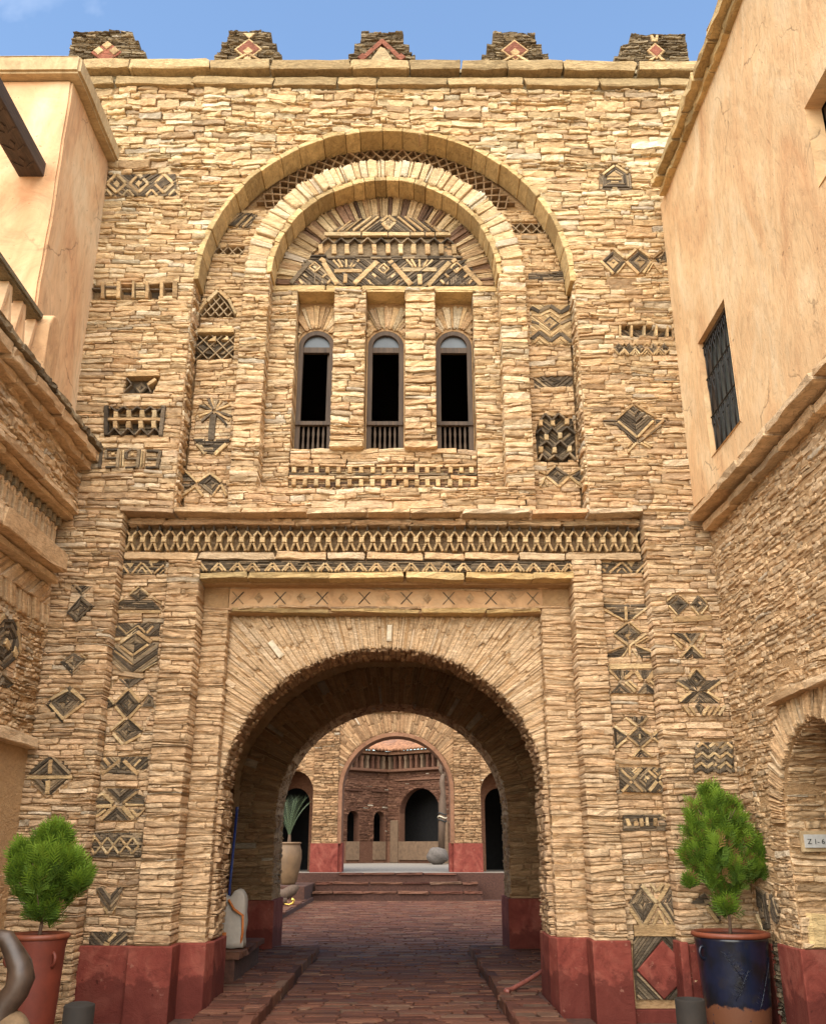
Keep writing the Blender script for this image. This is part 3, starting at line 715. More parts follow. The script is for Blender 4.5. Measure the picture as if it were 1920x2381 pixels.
O(CO, 4, YD, [('B', 300, 1165, 750, 1160, 50), ('F', [(340, 1200), (500, 1195), (410, 1305)], 'v'), ('F', [(545, 1195), (715, 1195), (625, 1300)], 'v'), ('F', [(400, 1310), (510, 1410), (315, 1410)], 'A'), ('F', [(630, 1310), (765, 1420), (560, 1415)], 'A'), ('B', 300, 1200, 390, 1290, 20), ('B', 715, 1215, 650, 1310, 40), ('B', 545, 1210, 605, 1300, 36), ('B', 440, 1280, 520, 1210, 30), ('B', 450, 1310, 540, 1400, 26), ('B', 680, 1300, 770, 1390, 20), ('B', 480, 1300, 560, 1370, 22)])
O(CO, 4, YD, [('F', [(480, 1630), (650, 1620), (580, 1700)], 'v'), ('F', [(580, 1720), (690, 1820), (585, 1910), (480, 1810)]), ('F', [(345, 1720), (470, 1810), (360, 1910)]), ('F', [(830, 1710), (840, 1900), (700, 1815)]), ('F', [(590, 1920), (700, 2005), (520, 2005)], 'A'),
              ('B', 450, 1640, 560, 1720, 20), ('B', 650, 1640, 590, 1710, 20), ('B', 350, 1720, 465, 1800, 22), ('B', 480, 1800, 550, 1730, 22), ('B', 610, 1740, 690, 1800, 22), ('B', 710, 1800, 820, 1700, 24), ('B', 470, 1820, 570, 1905, 20), ('B', 365, 1920, 460, 1840, 22), ('B', 600, 1920, 700, 1830, 20), ('B', 710, 1830, 838, 1930, 20), ('B', 600, 1930, 700, 2005, 18), ('B', 580, 1930, 520, 2005, 18), ('B', 580, 1790, 585, 1840, 20)])
O(CO, 4, Y0, [('F', [(930, 500), (1040, 585), (940, 685), (840, 580)]), ('F', [(1120, 500), (1210, 585), (1110, 690), (1050, 590)]), ('B', 830, 560, 900, 500, 16), ('B', 950, 500, 1040, 580, 14), ('B', 850, 600, 930, 690, 18), ('B', 1140, 505, 1210, 580, 14), ('B', 1060, 610, 1130, 690, 16), ('B', 1210, 600, 1150, 680, 14), ('B', 890, 725, 1250, 715, 50)])
O(CO, 4, Y0, [('F', [(900, 855), (1150, 850), (1060, 960)], 'V'), ('F', [(1060, 980), (1200, 1090), (970, 1085)], 'A'), ('B', 880, 870, 1000, 970, 22), ('B', 990, 860, 1060, 950, 22), ('B', 1190, 860, 1130, 950, 22), ('B', 1060, 970, 960, 1080, 18), ('B', 1070, 970, 1180, 1080, 22), ('B', 900, 920, 970, 1000, 24), ('K', 1130, 860, 1050, 975, 26)])
O(CO, 4, Y0, [('F', [(1100, 1200), (1200, 1290), (1120, 1390), (1030, 1280)]), ('F', [(920, 1290), (1030, 1280), (1120, 1400), (1050, 1380)], -35), ('F', [(1330, 1285), (1200, 1290), (1120, 1400), (1220, 1380)], 30), ('F', [(1060, 1400), (1200, 1400), (1320, 1500), (950, 1500)], 'A'), ('F', [(1130, 1500), (1190, 1540), (1150, 1610), (1095, 1530)]),
              ('B', 1040, 1260, 1095, 1185, 24), ('B', 1115, 1185, 1190, 1270, 26), ('B', 930, 1310, 1040, 1380, 22), ('B', 1330, 1310, 1210, 1390, 26), ('B', 950, 1490, 1060, 1400, 22), ('B', 1210, 1400, 1330, 1480, 22)] + [('B', x, 1530, x + s, 1618, 20) for x, s in ((990, 60), (1040, 60), (1225, -55), (1275, -60), (1325, -60), (1375, -60))])
zz = [('F', [(1100, 1870), (1440, 1860), (1465, 2150), (1085, 2130)], 'V')]
for j in range(6):
    zz.append(('Z' if j % 2 == 0 else 'z', [(1105 + 57 * i - 3 * j, 1890 + 46 * j + (30 if i % 2 == 0 else -18)) for i in range(7)], 24))
O(CO, 4, Y0, zz)
O(DO, 4, YD, [('F', [(390, 180), (870, 180), (880, 420), (400, 410)], 'V'), ('F', [(630, 205), (730, 300), (640, 400), (545, 300)]), ('T', [(635, 245), (680, 285), (645, 330), (600, 300)]), ('P', [(440, 188), (590, 188), (515, 260)], 40), ('P', [(680, 188), (830, 188), (750, 260)], -40), ('P', [(520, 340), (590, 405), (440, 405)], 45), ('P', [(755, 340), (830, 410), (690, 405)], -45),
              ('B', 405, 200, 510, 295, 24), ('B', 600, 190, 520, 290, 26), ('B', 650, 200, 740, 280, 24), ('B', 850, 190, 760, 290, 24), ('B', 510, 310, 420, 405, 24), ('B', 530, 320, 610, 405, 22), ('B', 740, 310, 670, 400, 30), ('B', 760, 310, 860, 410, 30)])
O(DO, 4, YD, [('F', [(430, 620), (770, 620), (900, 745), (900, 768), (430, 770)], 'h'), ('B', 540, 655, 550, 730, 34), ('B', 592, 650, 605, 730, 34), ('B', 650, 645, 655, 725, 28), ('B', 725, 650, 725, 725, 32), ('B', 460, 650, 490, 730, 36), ('B', 790, 620, 900, 690, 28), ('B', 930, 660, 910, 765, 38)])
O(DO, 4, YD, [('F', [(600, 1265), (735, 1430), (620, 1660), (485, 1440)]), ('F', [(880, 1270), (1030, 1440), (900, 1650), (770, 1440)]), ('B', 600, 1275, 740, 1440, 36), ('B', 680, 1260, 740, 1340, 24), ('B', 850, 1265, 750, 1430, 36), ('B', 800, 1255, 750, 1330, 24), ('B', 490, 1490, 610, 1670, 34), ('B', 740, 1450, 620, 1660, 34), ('B', 760, 1450, 900, 1650, 32), ('B', 1005, 1460, 920, 1640, 30), ('B', 760, 1520, 700, 1660, 24), ('B', 760, 1520, 830, 1660, 24), ('B', 890, 1290, 1035, 1440, 20)])
O(DO, 4, Y0, [('F', [(1060, 1445), (1180, 1345), (1250, 1440), (1190, 1470)], 'h'), ('F', [(1200, 1450), (1300, 1480), (1340, 1600), (1300, 1610)]), ('B', 1200, 1470, 1310, 1620, 34), ('B', 1540, 1500, 1490, 1590, 40)])
O(DO, 4, Y0, [('F', [(1180, 380), (1260, 375), (1240, 470), (1180, 470)], 60), ('B', 1215, 385, 1180, 465, 24), ('F', [(1060, 510), (1300, 475), (1320, 510), (1080, 530)], 'h'), ('B', 1160, 360, 1260, 350, 22)])
op = O(DO, 4, YD, [('F', [(530, 1752), (790, 1752), (555, 2060), (530, 2060)], 50), ('F', [(795, 1752), (1050, 1752), (1062, 2060)], -50), ('F', [(556, 2080), (800, 2340), (560, 2340)], -45), ('F', [(1065, 2090), (1065, 2340), (810, 2340)], 45), ('B', 530, 1700, 1050, 1695, 90)], bg=False)
mb = MB(); tilepoly(mb, [onY(DO[0] + x / 4, DO[1] + y / 4, YD) for x, y in ((792, 1790), (1062, 2075), (805, 2335), (556, 2065))], fac(YD), .05, -.02, .008)
mb.build('red_diamond', M_RED, op)
# upper left
posts = lambda xs, y0, y1, w: [('B', x, y0, x, y1, w) for x in xs]
O(EO, 4, Y0, [('P', [(268, 150), (368, 150), (368, 190), (268, 190)]), ('P', [(268, 215), (368, 215), (368, 282), (268, 282)]), ('P', [(548, 150), (632, 150), (632, 200), (548, 200)]), ('P', [(548, 232), (632, 232), (632, 300), (548, 300)]), ('K', 130, 215, 215, 215, 12), ('K', 415, 222, 510, 220, 12), ('K', 680, 222, 765, 222, 12), ('K', 820, 222, 890, 222, 12), ('K', 270, 203, 368, 203, 16), ('K', 550, 216, 632, 216, 16)]
  + [('B', x, 145, x - 4, 300, w) for x, w in ((120, 20), (243, 34), (388, 34), (528, 26), (653, 30), (788, 34), (914, 40))], deep=.12)
O(EO, 4, Y1, [('L', [(1315, 245), (1470, 460), (1115, 460)], 78, 1.3), ('B', 1308, 232, 1210, 330, 34), ('B', 1200, 335, 1112, 450, 30), ('B', 1322, 232, 1405, 310, 36), ('B', 1410, 312, 1478, 450, 28)], deep=.1)
O(EO, 4, Y1, [('F', [(1095, 690), (1455, 690), (1450, 800), (1090, 800)], 'V'), ('L', [(1095, 640), (1460, 640), (1450, 865), (1085, 865)], 122, 1.1), ('B', 1095, 605, 1460, 600, 44), ('T', [(1210, 700), (1290, 650), (1290, 700)]), ('T', [(1340, 690), (1400, 650), (1410, 690)])], deep=.07)
O(EO, 4, Y0, [('F', [(580, 1050), (650, 1110), (575, 1180), (510, 1105)]), ('B', 465, 1015, 770, 1010, 40), ('B', 660, 1110, 735, 1055, 30), ('K', 462, 1045, 510, 1100, 12), ('K', 660, 1120, 690, 1180, 12), ('K', 510, 1110, 440, 1178, 12)], deep=.09)
zt = [(315 + 62 * i, 1355 if i % 2 else 1312) for i in range(9)]; zb_ = [(290 + 62 * i, 1575 if i % 2 == 0 else 1510) for i in range(9)]
O(EO, 4, Y0, [('z', zt, 14), ('z', zb_, 14), ('B', 290, 1430, 775, 1430, 26), ('K', 275, 1300, 270, 1575, 34), ('K', 805, 1300, 780, 1580, 34), ('F', [(300, 1350), (790, 1350), (780, 1560), (295, 1560)], 'h')] + posts((365, 485, 607, 720), 1345, 1412, 40) + posts((355, 480, 595, 715), 1445, 1512, 40), deep=.13)
O(EO, 4, Y0, [('K', 228, 1712, 212, 1880, 24), ('K', 205, 1740, 228, 1712, 14), ('K', 274, 1712, 272, 1792, 22), ('K', 272, 1712, 388, 1708, 20), ('K', 394, 1708, 378, 1880, 26), ('K', 280, 1790, 380, 1788, 16), ('K', 268, 1874, 372, 1870, 16), ('T', [(318, 1735), (352, 1735), (352, 1762), (318, 1762)]), ('K', 462, 1732, 460, 1796, 20), ('K', 462, 1730, 505, 1704, 20), ('K', 505, 1704, 570, 1712, 20), ('K', 580, 1704, 560, 1880, 30), ('K', 465, 1798, 555, 1794, 16), ('K', 452, 1876, 552, 1872, 16), ('T', [(500, 1738), (532, 1738), (532, 1765), (500, 1765)]), ('K', 652, 1722, 768, 1725, 20), ('K', 776, 1722, 748, 1880, 26), ('K', 652, 1796, 755, 1797, 15), ('K', 640, 1874, 742, 1874, 18),
              ('B', 412, 1720, 405, 1870, 16), ('B', 436, 1715, 430, 1870, 16), ('B', 608, 1720, 594, 1875, 16), ('B', 634, 1740, 620, 1880, 16)])
fr_ = [(1220, 1240), (1250, 1228), (1310, 1245), (1345, 1255), (1395, 1268), (1428, 1292), (1432, 1400), (1418, 1440), (1392, 1480), (1130, 1400), (1160, 1450), (1112, 1370), (1140, 1300), (1178, 1262)]
O(EO, 4, Y1, [('K', 1270, 1380, 1250, 1620, 54)] + [('B' if i % 2 else 'K', 1275 + (x - 1275) * .12, 1350 + (y - 1350) * .12, x, y, 20) for i, (x, y) in enumerate(fr_)] + [('F', [(1080, 1610), (1415, 1605), (1415, 1640), (1260, 1750), (1190, 1740), (1110, 1640)], 'h'), ('B', 1120, 1650, 1195, 1745, 40), ('B', 1390, 1660, 1280, 1755, 36)])
O(EO, 4, Y1, [('F', [(985, 1900), (1110, 2010), (965, 2110)], 'h'), ('F', [(1240, 1930), (1380, 2020), (1260, 2140), (1120, 2030)]), ('B', 1005, 1905, 1120, 2010, 22), ('B', 1125, 2005, 1240, 1930, 22), ('B', 1250, 1935, 1340, 2010, 26), ('B', 1100, 2050, 970, 2145, 20), ('B', 1110, 2060, 1170, 2140, 20), ('B', 1340, 2030, 1390, 2140, 22), ('B', 1330, 2040, 1260, 2140, 16)])
zz = [('F', [(655, 1105), (1110, 1105), (1115, 1245), (650, 1240)], 'V')]
for cx in (740, 880, 1038):
    zz += [('B', cx, 1108, cx + 58, 1165, 18), ('B', cx + 58, 1168, cx, 1222, 18), ('B', cx, 1222, cx - 58, 1168, 18), ('B', cx - 58, 1165, cx, 1108, 18), ('T', [(cx, 1140), (cx + 24, 1165), (cx, 1190), (cx - 24, 1165)])]
for cx in (675, 812, 960, 1105): zz += [('B', cx, 1205, cx - 34, 1242, 14), ('B', cx + 2, 1205, cx + 34, 1242, 14)]
O((0, 0), 2.7125, Y0, zz)
O((440, 300), 4, Y1, [('L', [(200, 1150), (262, 1080), (530, 1082), (488, 1186), (205, 1180)], 84, 1.2)], deep=.1)
O((440, 300), 4, Y1, [('F', [(370, 905), (470, 790), (640, 795), (555, 925)], 42), ('B', 365, 900, 470, 800, 22), ('B', 440, 915, 545, 810, 22), ('B', 500, 925, 590, 830, 20)])
# upper right
O(HO, 4, Y0, [('F', [(990, 85), (1140, 180), (1155, 330), (855, 330), (850, 190)]), ('B', 985, 115, 880, 195, 24), ('B', 1000, 110, 1110, 185, 24), ('B', 920, 235, 1060, 232, 22), ('B', 955, 265, 1025, 265, 14), ('T', [(985, 160), (1060, 210), (920, 210)]), ('T', [(965, 290), (1020, 290), (1015, 330), (972, 330)])])
O(HO, 4, Y0, [('F', [(975, 905), (1090, 1000), (985, 1115), (870, 1000)]), ('F', [(1215, 900), (1335, 985), (1225, 1110), (1100, 1000)]), ('F', [(1460, 900), (1475, 1000), (1400, 1010), (1370, 970)]), ('T', [(965, 965), (1030, 1015), (975, 1070), (915, 1010)]), ('T', [(1210, 960), (1275, 1010), (1220, 1070), (1160, 1010)]),
              ('B', 985, 885, 1085, 975, 28), ('B', 1190, 885, 1090, 975, 26), ('B', 1220, 890, 1320, 965, 26), ('B', 1430, 900, 1340, 970, 26), ('B', 862, 1000, 980, 1115, 26), ('B', 1100, 1005, 1210, 1115, 28), ('B', 1085, 1020, 1010, 1115, 16), ('B', 1330, 1005, 1255, 1110, 22), ('B', 1345, 1020, 1290, 1110, 14), ('B', 1350, 1020, 1420, 1110, 14)])
O(HO, 4, Y1, [('P', [(215, 1400), (580, 1400), (595, 1772), (220, 1772)], 'V'), ('z', [(215, 1430), (290, 1470), (390, 1415), (490, 1480), (580, 1420)], 36), ('Z', [(220, 1500), (300, 1505), (388, 1462), (482, 1530), (580, 1485)], 18), ('F', [(390, 1510), (480, 1580), (390, 1650), (305, 1580)]), ('T', [(388, 1558), (418, 1590), (388, 1622), (358, 1590)]), ('Z', [(222, 1690), (300, 1630), (392, 1700), (482, 1628), (580, 1700)], 18), ('z', [(222, 1725), (295, 1660), (395, 1740), (490, 1668), (588, 1750)], 34), ('z', [(220, 1560), (290, 1580)], 24), ('z', [(490, 1580), (585, 1540)], 24), ('Z', [(240, 1765), (292, 1712), (345, 1765)], 16), ('Z', [(435, 1768), (482, 1712), (545, 1768)], 16)])
O(HO, 4, Y0, [('F', [(1050, 1605), (1525, 1600), (1530, 1690), (1050, 1695)], 'V')] + [('B', x, 1596, x, 1702, 18) for x in (1040, 1150, 1268, 1378, 1482)], deep=.11)
zz = []
for cx in (1030, 1130, 1230, 1345, 1450): zz += [('F', [(cx, 1752), (cx + 48, 1805), (cx, 1862), (cx - 48, 1805)]), ('B', cx - 50, 1815, cx - 4, 1868, 15), ('B', cx + 50, 1815, cx + 4, 1868, 15)]
for cx in (1080, 1180, 1288, 1398): zz += [('B', cx, 1760, cx - 22, 1785, 12), ('B', cx, 1760, cx + 22, 1785, 12), ('B', cx, 1835, cx - 26, 1872, 12), ('B', cx, 1835, cx + 26, 1872, 12)]
O(HO, 4, Y0, zz)
O(HO, 4, Y1, [('L', [(30, 625), (330, 640), (385, 735), (62, 722)], 96, 1.2)], deep=.1)
O(HO, 4, Y1, [('F', [(190, 1100), (515, 1090), (530, 1175), (195, 1180)], 'h')])
O(IO, 4, Y1, [('F', [(245, 212), (600, 210), (615, 335), (248, 330)], 'V'), ('F', [(410, 225), (520, 270), (410, 325), (300, 270)])], deep=.03)
zz = [('F', [(300, 600), (600, 600), (630, 980), (300, 980)], 'V'), ('z', [(300, 640), (345, 575), (410, 640), (470, 575), (530, 620)], 18), ('z', [(265, 760), (310, 710), (360, 770), (410, 700), (470, 760), (545, 695), (630, 760)], 18), ('z', [(290, 880), (360, 830), (420, 890), (485, 825), (550, 890), (620, 830)], 18), ('z', [(290, 1010), (320, 950), (370, 1005), (435, 960), (500, 1005), (570, 940), (630, 1005)], 18)]
for x, y in ((305, 660), (415, 660), (545, 648), (357, 792), (483, 780), (305, 908), (432, 912), (570, 900)): zz.append(('B', x, y - 27, x + 2, y + 27, 38))
O(IO, 4, Y1, zz, deep=.08)
O(IO, 4, Y1, [('F', [(440, 1065), (565, 1145), (470, 1230), (355, 1150)]), ('F', [(690, 1090), (700, 1220), (590, 1160)]), ('B', 355, 1140, 440, 1060, 18), ('B', 290, 1110, 350, 1140, 18), ('B', 360, 1160, 470, 1250, 26), ('B', 565, 1165, 475, 1250, 26), ('B', 570, 1140, 690, 1080, 20), ('B', 575, 1160, 690, 1250, 26), ('B', 345, 1160, 300, 1250, 16), ('B', 330, 1190, 370, 1250, 14)])
O(IO, 4, Y0, [('F', [(1165, 500), (1360, 630), (1200, 800), (1010, 640)], 'V'), ('F', [(885, 630), (1000, 620), (1040, 690), (890, 665)], 'h'), ('F', [(1370, 625), (1490, 630), (1380, 680)], 'h'), ('F', [(985, 660), (1030, 660), (1200, 820), (1190, 860)], -42), ('B', 1160, 490, 990, 640, 22), ('B', 1180, 490, 1370, 610, 24), ('B', 1020, 650, 1200, 800, 24), ('B', 1350, 640, 1205, 790, 22), ('B', 1440, 640, 1260, 800, 22), ('B', 1190, 850, 1110, 930, 20), ('B', 1150, 845, 1100, 890, 20), ('B', 1230, 850, 1320, 900, 20), ('B', 1260, 840, 1340, 880, 20), ('K', 1420, 680, 1215, 840, 20)])

# --- wall stones
S = Bag()
recess = archpoly(CU, ZU, RU, 5.10)
C = courses
S.add(C([rect(-4.0, 3.5, 5.25, 8.2)], [recess] + EXC[Y0], (.06, .115), (.17, .46), back=.2, seed=1), fac(Y0))
S.add(C([rect(-4.0, 3.5, 8.2, 9.9)], [recess] + EXC[Y0], (.065, .125), (.17, .44), back=.2, seed=2), fac(Y0))
S.add(C([rect(-4.95, 4.1, 9.9, 11.36)], [recess] + EXC[Y0], (.07, .165), (.2, .48), (.2, .4), back=.2, prot=(.01, .055), seed=3), fac(Y0), rough=.016)
S.add(C([rect(-4.0, -3.25, .02, 5.22)], EXC[Y0], (.05, .10), (.14, .40), back=.22, seed=4, seg=(3, 4)), fac(Y0))
S.add(C([rect(2.68, 3.5, .02, 5.22)], EXC[Y0], (.05, .105), (.16, .42), back=.24, seed=5, seg=(3, 4)), fac(Y0))
ishape = archpoly(CI, ZI, 1.80, 5.1)
low = [rect(-2.66, 2.05, 5.25, 8.3), archpoly(CU, ZU, RU - .06, 8.3)]
latt = [(-4, 9.62), (4, 9.62), (4, 12), (-4, 12)]
S.add(C(low, [ishape, latt] + EXC[Y1], (.05, .10), (.14, .36), back=.1, seed=6, prot=(.005, .03)), fac(Y1), tr=((.1, .9), (0, .5), (0, 1)))
for x0, x1, sd_ in ((-2.11, -1.77, 7), (1.15, 1.49, 8)):
    S.add(C([rect(x0, x1, 5.48, ZI)], [], (.055, .12), (.2, .5), back=.34, seed=sd_, seg=(2, 3)), fac(Y2), rough=.016)
S.add(C([rect(-2.11, 1.49, 5.25, 5.56)], [], (.06, .12), (.2, .5), back=.34, seed=9), fac(Y2))
for fr_, ya, yb, zt_, sd_ in ((lef(CU - RU), Y0 + .02, Y1, ZU, 171), (rig(CU + RU), Y0 + .02, Y1, ZU, 172), (lef(CI - RI), Y2 + .02, Y3, ZI, 173), (rig(CI + RI), Y2 + .02, Y3, ZI, 174)):
    S.add(C([rect(ya, yb, 5.25 if zt_ == ZU else 5.5, zt_)], [], (.05, .11), (.2, .4), back=.02, seed=sd_, prot=(.0, .03)), fr_)
def radial(cx, cz, r0, rmaxf, t0, t1, w, rl, prot, back, seed, sz=1.0, thinp=.3):
    rg = random.Random(seed); cells = []; t = t0
    while t < t1:
        dt = rg.uniform(*w) / r0
        if rg.random() < thinp: dt *= .5
        dt = min(dt, t1 - t); rm = rmaxf(t + dt / 2); r = r0 + rg.uniform(-.008, .012)
        while r < rm - .02:
            l = rg.uniform(*rl)
            if rm - r - l < rl[0] * .5: l = rm - r
            k = (r / r0)
            nsub = 1 if k < 1.35 else 2
            for q in range(nsub): cells.append((t + dt * q / nsub, t + dt * (q + 1) / nsub, r, r + l, rg.uniform(*prot), back))
            r += l
        t += dt
    return np.array(cells)
S.add(radial(CI, ZI, 1.5, lambda t: 1.80, .0, pi, (.06, .12), (.3, .35), (.01, .05), .34, 10), fac(Y2), polar_map(CI, ZI), wave=False, gap=.004, tr=((.3, 1), (.4, .95), (0, 1)))
# tympanum: radial slates alternating with pale stones
RAD = Bag()
RAD.add(radial(CI, ZI, 1.10, lambda t: 1.44 + .0 * t, .03, pi - .03, (.045, .085), (.4, .5), (.0, .03), .08, 12), fac(Y3), polar_map(CI, ZI), wave=False, gap=.003)
# window wall
BAYS = [(-1.45, -.965), (-.55, -.05), (.345, .835)]
ZB0, ZB1 = 6.19, 8.43
S.add(C([rect(-1.80, -1.45, 5.56, 8.5), rect(.835, 1.18, 5.56, 8.5)], [], (.05, .105), (.15, .4), back=.3, seed=13, seg=(4, 5)), fac(Y3))
for i, (x0, x1) in enumerate(((-.965, -.55), (-.05, .345))):
    S.add(C([rect(x0, x1, ZB0 - .02, 8.44)], [], (.06, .13), (.22, .5), back=.36, seed=14 + i, seg=(4, 5), prot=(.02, .06)), fac(Y3 - .06), rough=.016)
S.add(C([rect(-1.45, .835, 5.99, ZB0)], [], (.06, .12), (.2, .5), back=.15, seed=16), fac(Y3))
S.add(C([rect(-1.45, .835, 5.56, 5.62)], [], (.05, .06), (.2, .5), back=.15, seed=17), fac(Y3))
for i, (x0, x1) in enumerate(BAYS):
    xc = (x0 + x1) / 2; hw = (x1 - x0) / 2
    def rm(t, hw=hw): return min(hw / max(abs(cos(t)), 1e-3), (ZB1 - 7.78) / max(sin(t), 1e-3), .60)
    S.add(radial(xc, 7.78, .255, rm, .02, pi - .02, (.035, .06), (.3, .42), (.0, .02), .05, 20 + i), fac(10.70), polar_map(xc, 7.78), wave=False, gap=.003)
# lower storey
S.add(C([rect(-3.25, 2.68, 5.11, 5.19)], [], (.05, .09), (.25, .6), back=.1, seed=30), fac(YB))
S.add(C([rect(-3.25, -2.73, .68, 4.67)], EXC[YD], (.05, .10), (.16, .42), back=.12, seed=31, seg=(3, 4)), fac(YD))
S.add(C([rect(2.2, 2.68, .68, 4.67)], EXC[YD], (.05, .10), (.16, .42), back=.12, seed=32, seg=(3, 4)), fac(YD))
for x0, x1, sd_ in ((-2.73, -2.36, 33), (1.86, 2.2, 34)):
    S.add(C([rect(x0, x1, .68, 4.67)], [], (.045, .10), (.22, .6), back=.36, seed=sd_, seg=(3, 4), thin=.4, prot=(.006, .035)), fac(YP), gap=.0025, rough=.016, tr=((.2, .9), (.2, .9), (0, .99)))
for x0, x1, sd_ in ((-2.37, -2.08, 35), (1.54, 1.88, 36)):
    S.add(C([rect(x0, x1, .66, 4.2)], [], (.045, .10), (.2, .6), back=.2, seed=sd_, seg=(3, 4), thin=.4, prot=(-.002, .018)), fac(YL1), gap=.002, rough=.011, tr=((.3, .9), (.2, .8), (0, .96)))
S.add(C([rect(-2.37, 1.88, 4.42, 4.46), rect(-2.37, 1.88, 4.19, 4.22)], [], (.03, .04), (.2, .6), back=.1, seed=37), fac(YL1))
def rm(t):
    c, s = cos(t), sin(t) * RAZ / RAX
    return min((1.82 / abs(c)) if abs(c) > 1e-3 else 9, ((4.15 - ZA) / s) if s > 1e-3 else 9)
S.add(radial(CA, ZA, RAX, rm, .0, pi, (.032, .06), (.26, .6), (-.004, .018), .1, 40, thinp=.5), fac(YL2), polar_map(CA, ZA, 1, RAZ / RAX), wave=False, gap=.001, rough=.009, tr=((.55, .95), (.6, .93), (0, .955)))
# reveal of the entrance arch and its soffit
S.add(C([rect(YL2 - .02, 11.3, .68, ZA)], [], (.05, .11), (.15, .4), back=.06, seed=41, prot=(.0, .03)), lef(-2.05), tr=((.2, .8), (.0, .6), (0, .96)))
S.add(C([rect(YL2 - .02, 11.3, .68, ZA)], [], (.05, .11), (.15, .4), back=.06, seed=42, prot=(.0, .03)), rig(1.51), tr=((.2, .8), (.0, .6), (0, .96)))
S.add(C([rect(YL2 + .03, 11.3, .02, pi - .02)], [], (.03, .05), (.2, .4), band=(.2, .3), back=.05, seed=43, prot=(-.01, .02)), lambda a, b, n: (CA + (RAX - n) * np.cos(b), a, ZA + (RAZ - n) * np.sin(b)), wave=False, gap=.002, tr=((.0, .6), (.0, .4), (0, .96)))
S.build(G, [M_STONE])
RAD.build(G, [M_RUST], 'radial_slate', 120, 'small_radial_slates')

# --- core walls behind the stones
K = MB(); f0 = fac(0)
mortar(K, [rect(-4.0, 3.5, 5.22, 9.9), rect(-5.1, 4.3, 9.9, 11.38)], [recess] + DEEP.get(Y0, []), fac(Y0), -.012)
mortar(K, low, [ishape, latt] + DEEP.get(Y1, []), fac(Y1), -.012)
def slab(poly, ya, yb): prism(K, poly, fac(yb), 0, yb - ya)
xL, xR = -5.1, 4.3
cut = arcpts(CU, ZU, RU + .01, RU + .01, 0, pi, 48)
slab([(xL, 5.2), (CU - RU - .01, 5.2)] + cut[::-1] + [(CU + RU + .01, 5.2), (xR, 5.2), (xR, 11.7), (xL, 11.7)], 10.12, 10.6)
ci2 = arcpts(CI, ZI, RI + .01, RI + .01, pi, 0, 40)
co2 = arcpts(CU, ZU, RU + .03, RU + .03, 0, pi, 48)
slab([(CI - RI - .01, 5.47)] + ci2 + [(CI + RI + .01, 5.47), (CU + RU + .03, 5.47)] + co2 + [(CU - RU - .03, 5.47)], Y1 + .09, 10.62)
cm2 = arcpts(CI, ZI, 1.77, 1.77, 0, pi, 40)
slab([(CI - RI - .01, 5.3)] + ci2 + [(CI + RI + .01, 5.3), (1.46, 5.3)] + cm2 + [(-2.08, 5.3)], Y2 + .015, 10.6)
K.box(-2.7, 2.1, Y1 + .08, 10.7, 5.2, 5.47); K.box(-2.09, 1.47, Y2 + .015, 10.6, 5.2, 5.52)
slab([(-1.82, 8.44), (1.2, 8.44)] + arcpts(CI, ZI, 1.5, 1.5, 0, pi, 30), Y3 + .04, 10.95)
for x0, x1 in ((-1.82, -1.46), (-.955, -.56), (-.04, .335), (.845, 1.2)): K.box(x0, x1, Y3 + (.012 if abs(x0) > 1 or x0 > .8 else -.045), 10.95, 5.5 if abs(x0) > 1 or x0 > .8 else 6.19, 8.45)
K.box(-1.9, 1.3, Y3 + .1, 10.95, 5.45, 6.19)
for x0, x1 in BAYS:
    xc = (x0 + x1) / 2; hw = (x1 - x0) / 2; r_ = .235
    slab([(x0, 6.19), (xc - r_, 6.19), (xc - r_, 7.78)] + arcpts(xc, 7.78, r_, r_, pi, 0, 16) + [(xc + r_, 6.19), (x1, 6.19), (x1, 8.44), (x0, 8.44)], 10.72, 10.9)
K.box(xL, -1.95, 10.62, 17.0, 4.6, 11.68); K.box(1.35, xR, 10.62, 17.0, 4.6, 11.68)
K.box(-1.95, 1.35, 10.96, 17.0, 9.3, 11.68); K.box(-1.95, 1.35, 10.62, 10.96, 10.1, 11.68); K.box(-1.95, 1.35, 10.9, 17.0, 4.6, 5.9); K.box(-1.95, 1.35, 13.5, 17.0, 5.9, 9.3)
# lower storey cores
K.box(xL, -3.27, 10.012, 11.3, -.05, 5.19); K.box(2.70, xR, 10.012, 11.3, -.05, 5.19)
K.box(-3.27, -2.40, YD + .012, 11.3, -.05, 4.66); K.box(1.90, 2.7, YD + .012, 11.3, -.05, 4.66)
K.box(-2.42, -2.09, YL1 + .008, 11.3, -.05, 4.5); K.box(1.55, 1.92, YL1 + .008, 11.3, -.05, 4.5)
K.box(-2.71, -2.38, YP + .012, 11.0, -.05, 4.6); K.box(1.88, 2.18, YP + .012, 11.0, -.05, 4.6)
K.box(-3.27, 2.7, YB + .15, 11.3, 4.44, 5.2)
K.box(-2.4, 1.9, YL1 + .03, 11.3, 4.15, 4.5)
slab([(CA - RAX - .02, -.05), (CA - RAX - .02, ZA)] + arcpts(CA, ZA, RAX + .02, RAZ + .02, pi, 0, 48) + [(CA + RAX + .02, -.05), (2.4, -.05), (2.4, 4.5), (-2.95, 4.5), (-2.95, -.05)], YL2 + .008, 11.3)
K.build('wall_core', M_MORTAR, G)
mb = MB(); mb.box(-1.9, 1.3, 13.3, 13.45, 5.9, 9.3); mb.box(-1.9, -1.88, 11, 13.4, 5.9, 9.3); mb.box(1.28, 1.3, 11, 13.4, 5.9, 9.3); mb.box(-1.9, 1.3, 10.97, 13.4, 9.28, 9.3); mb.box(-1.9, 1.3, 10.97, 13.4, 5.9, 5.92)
mb.build('window_room', M_DARK, G)

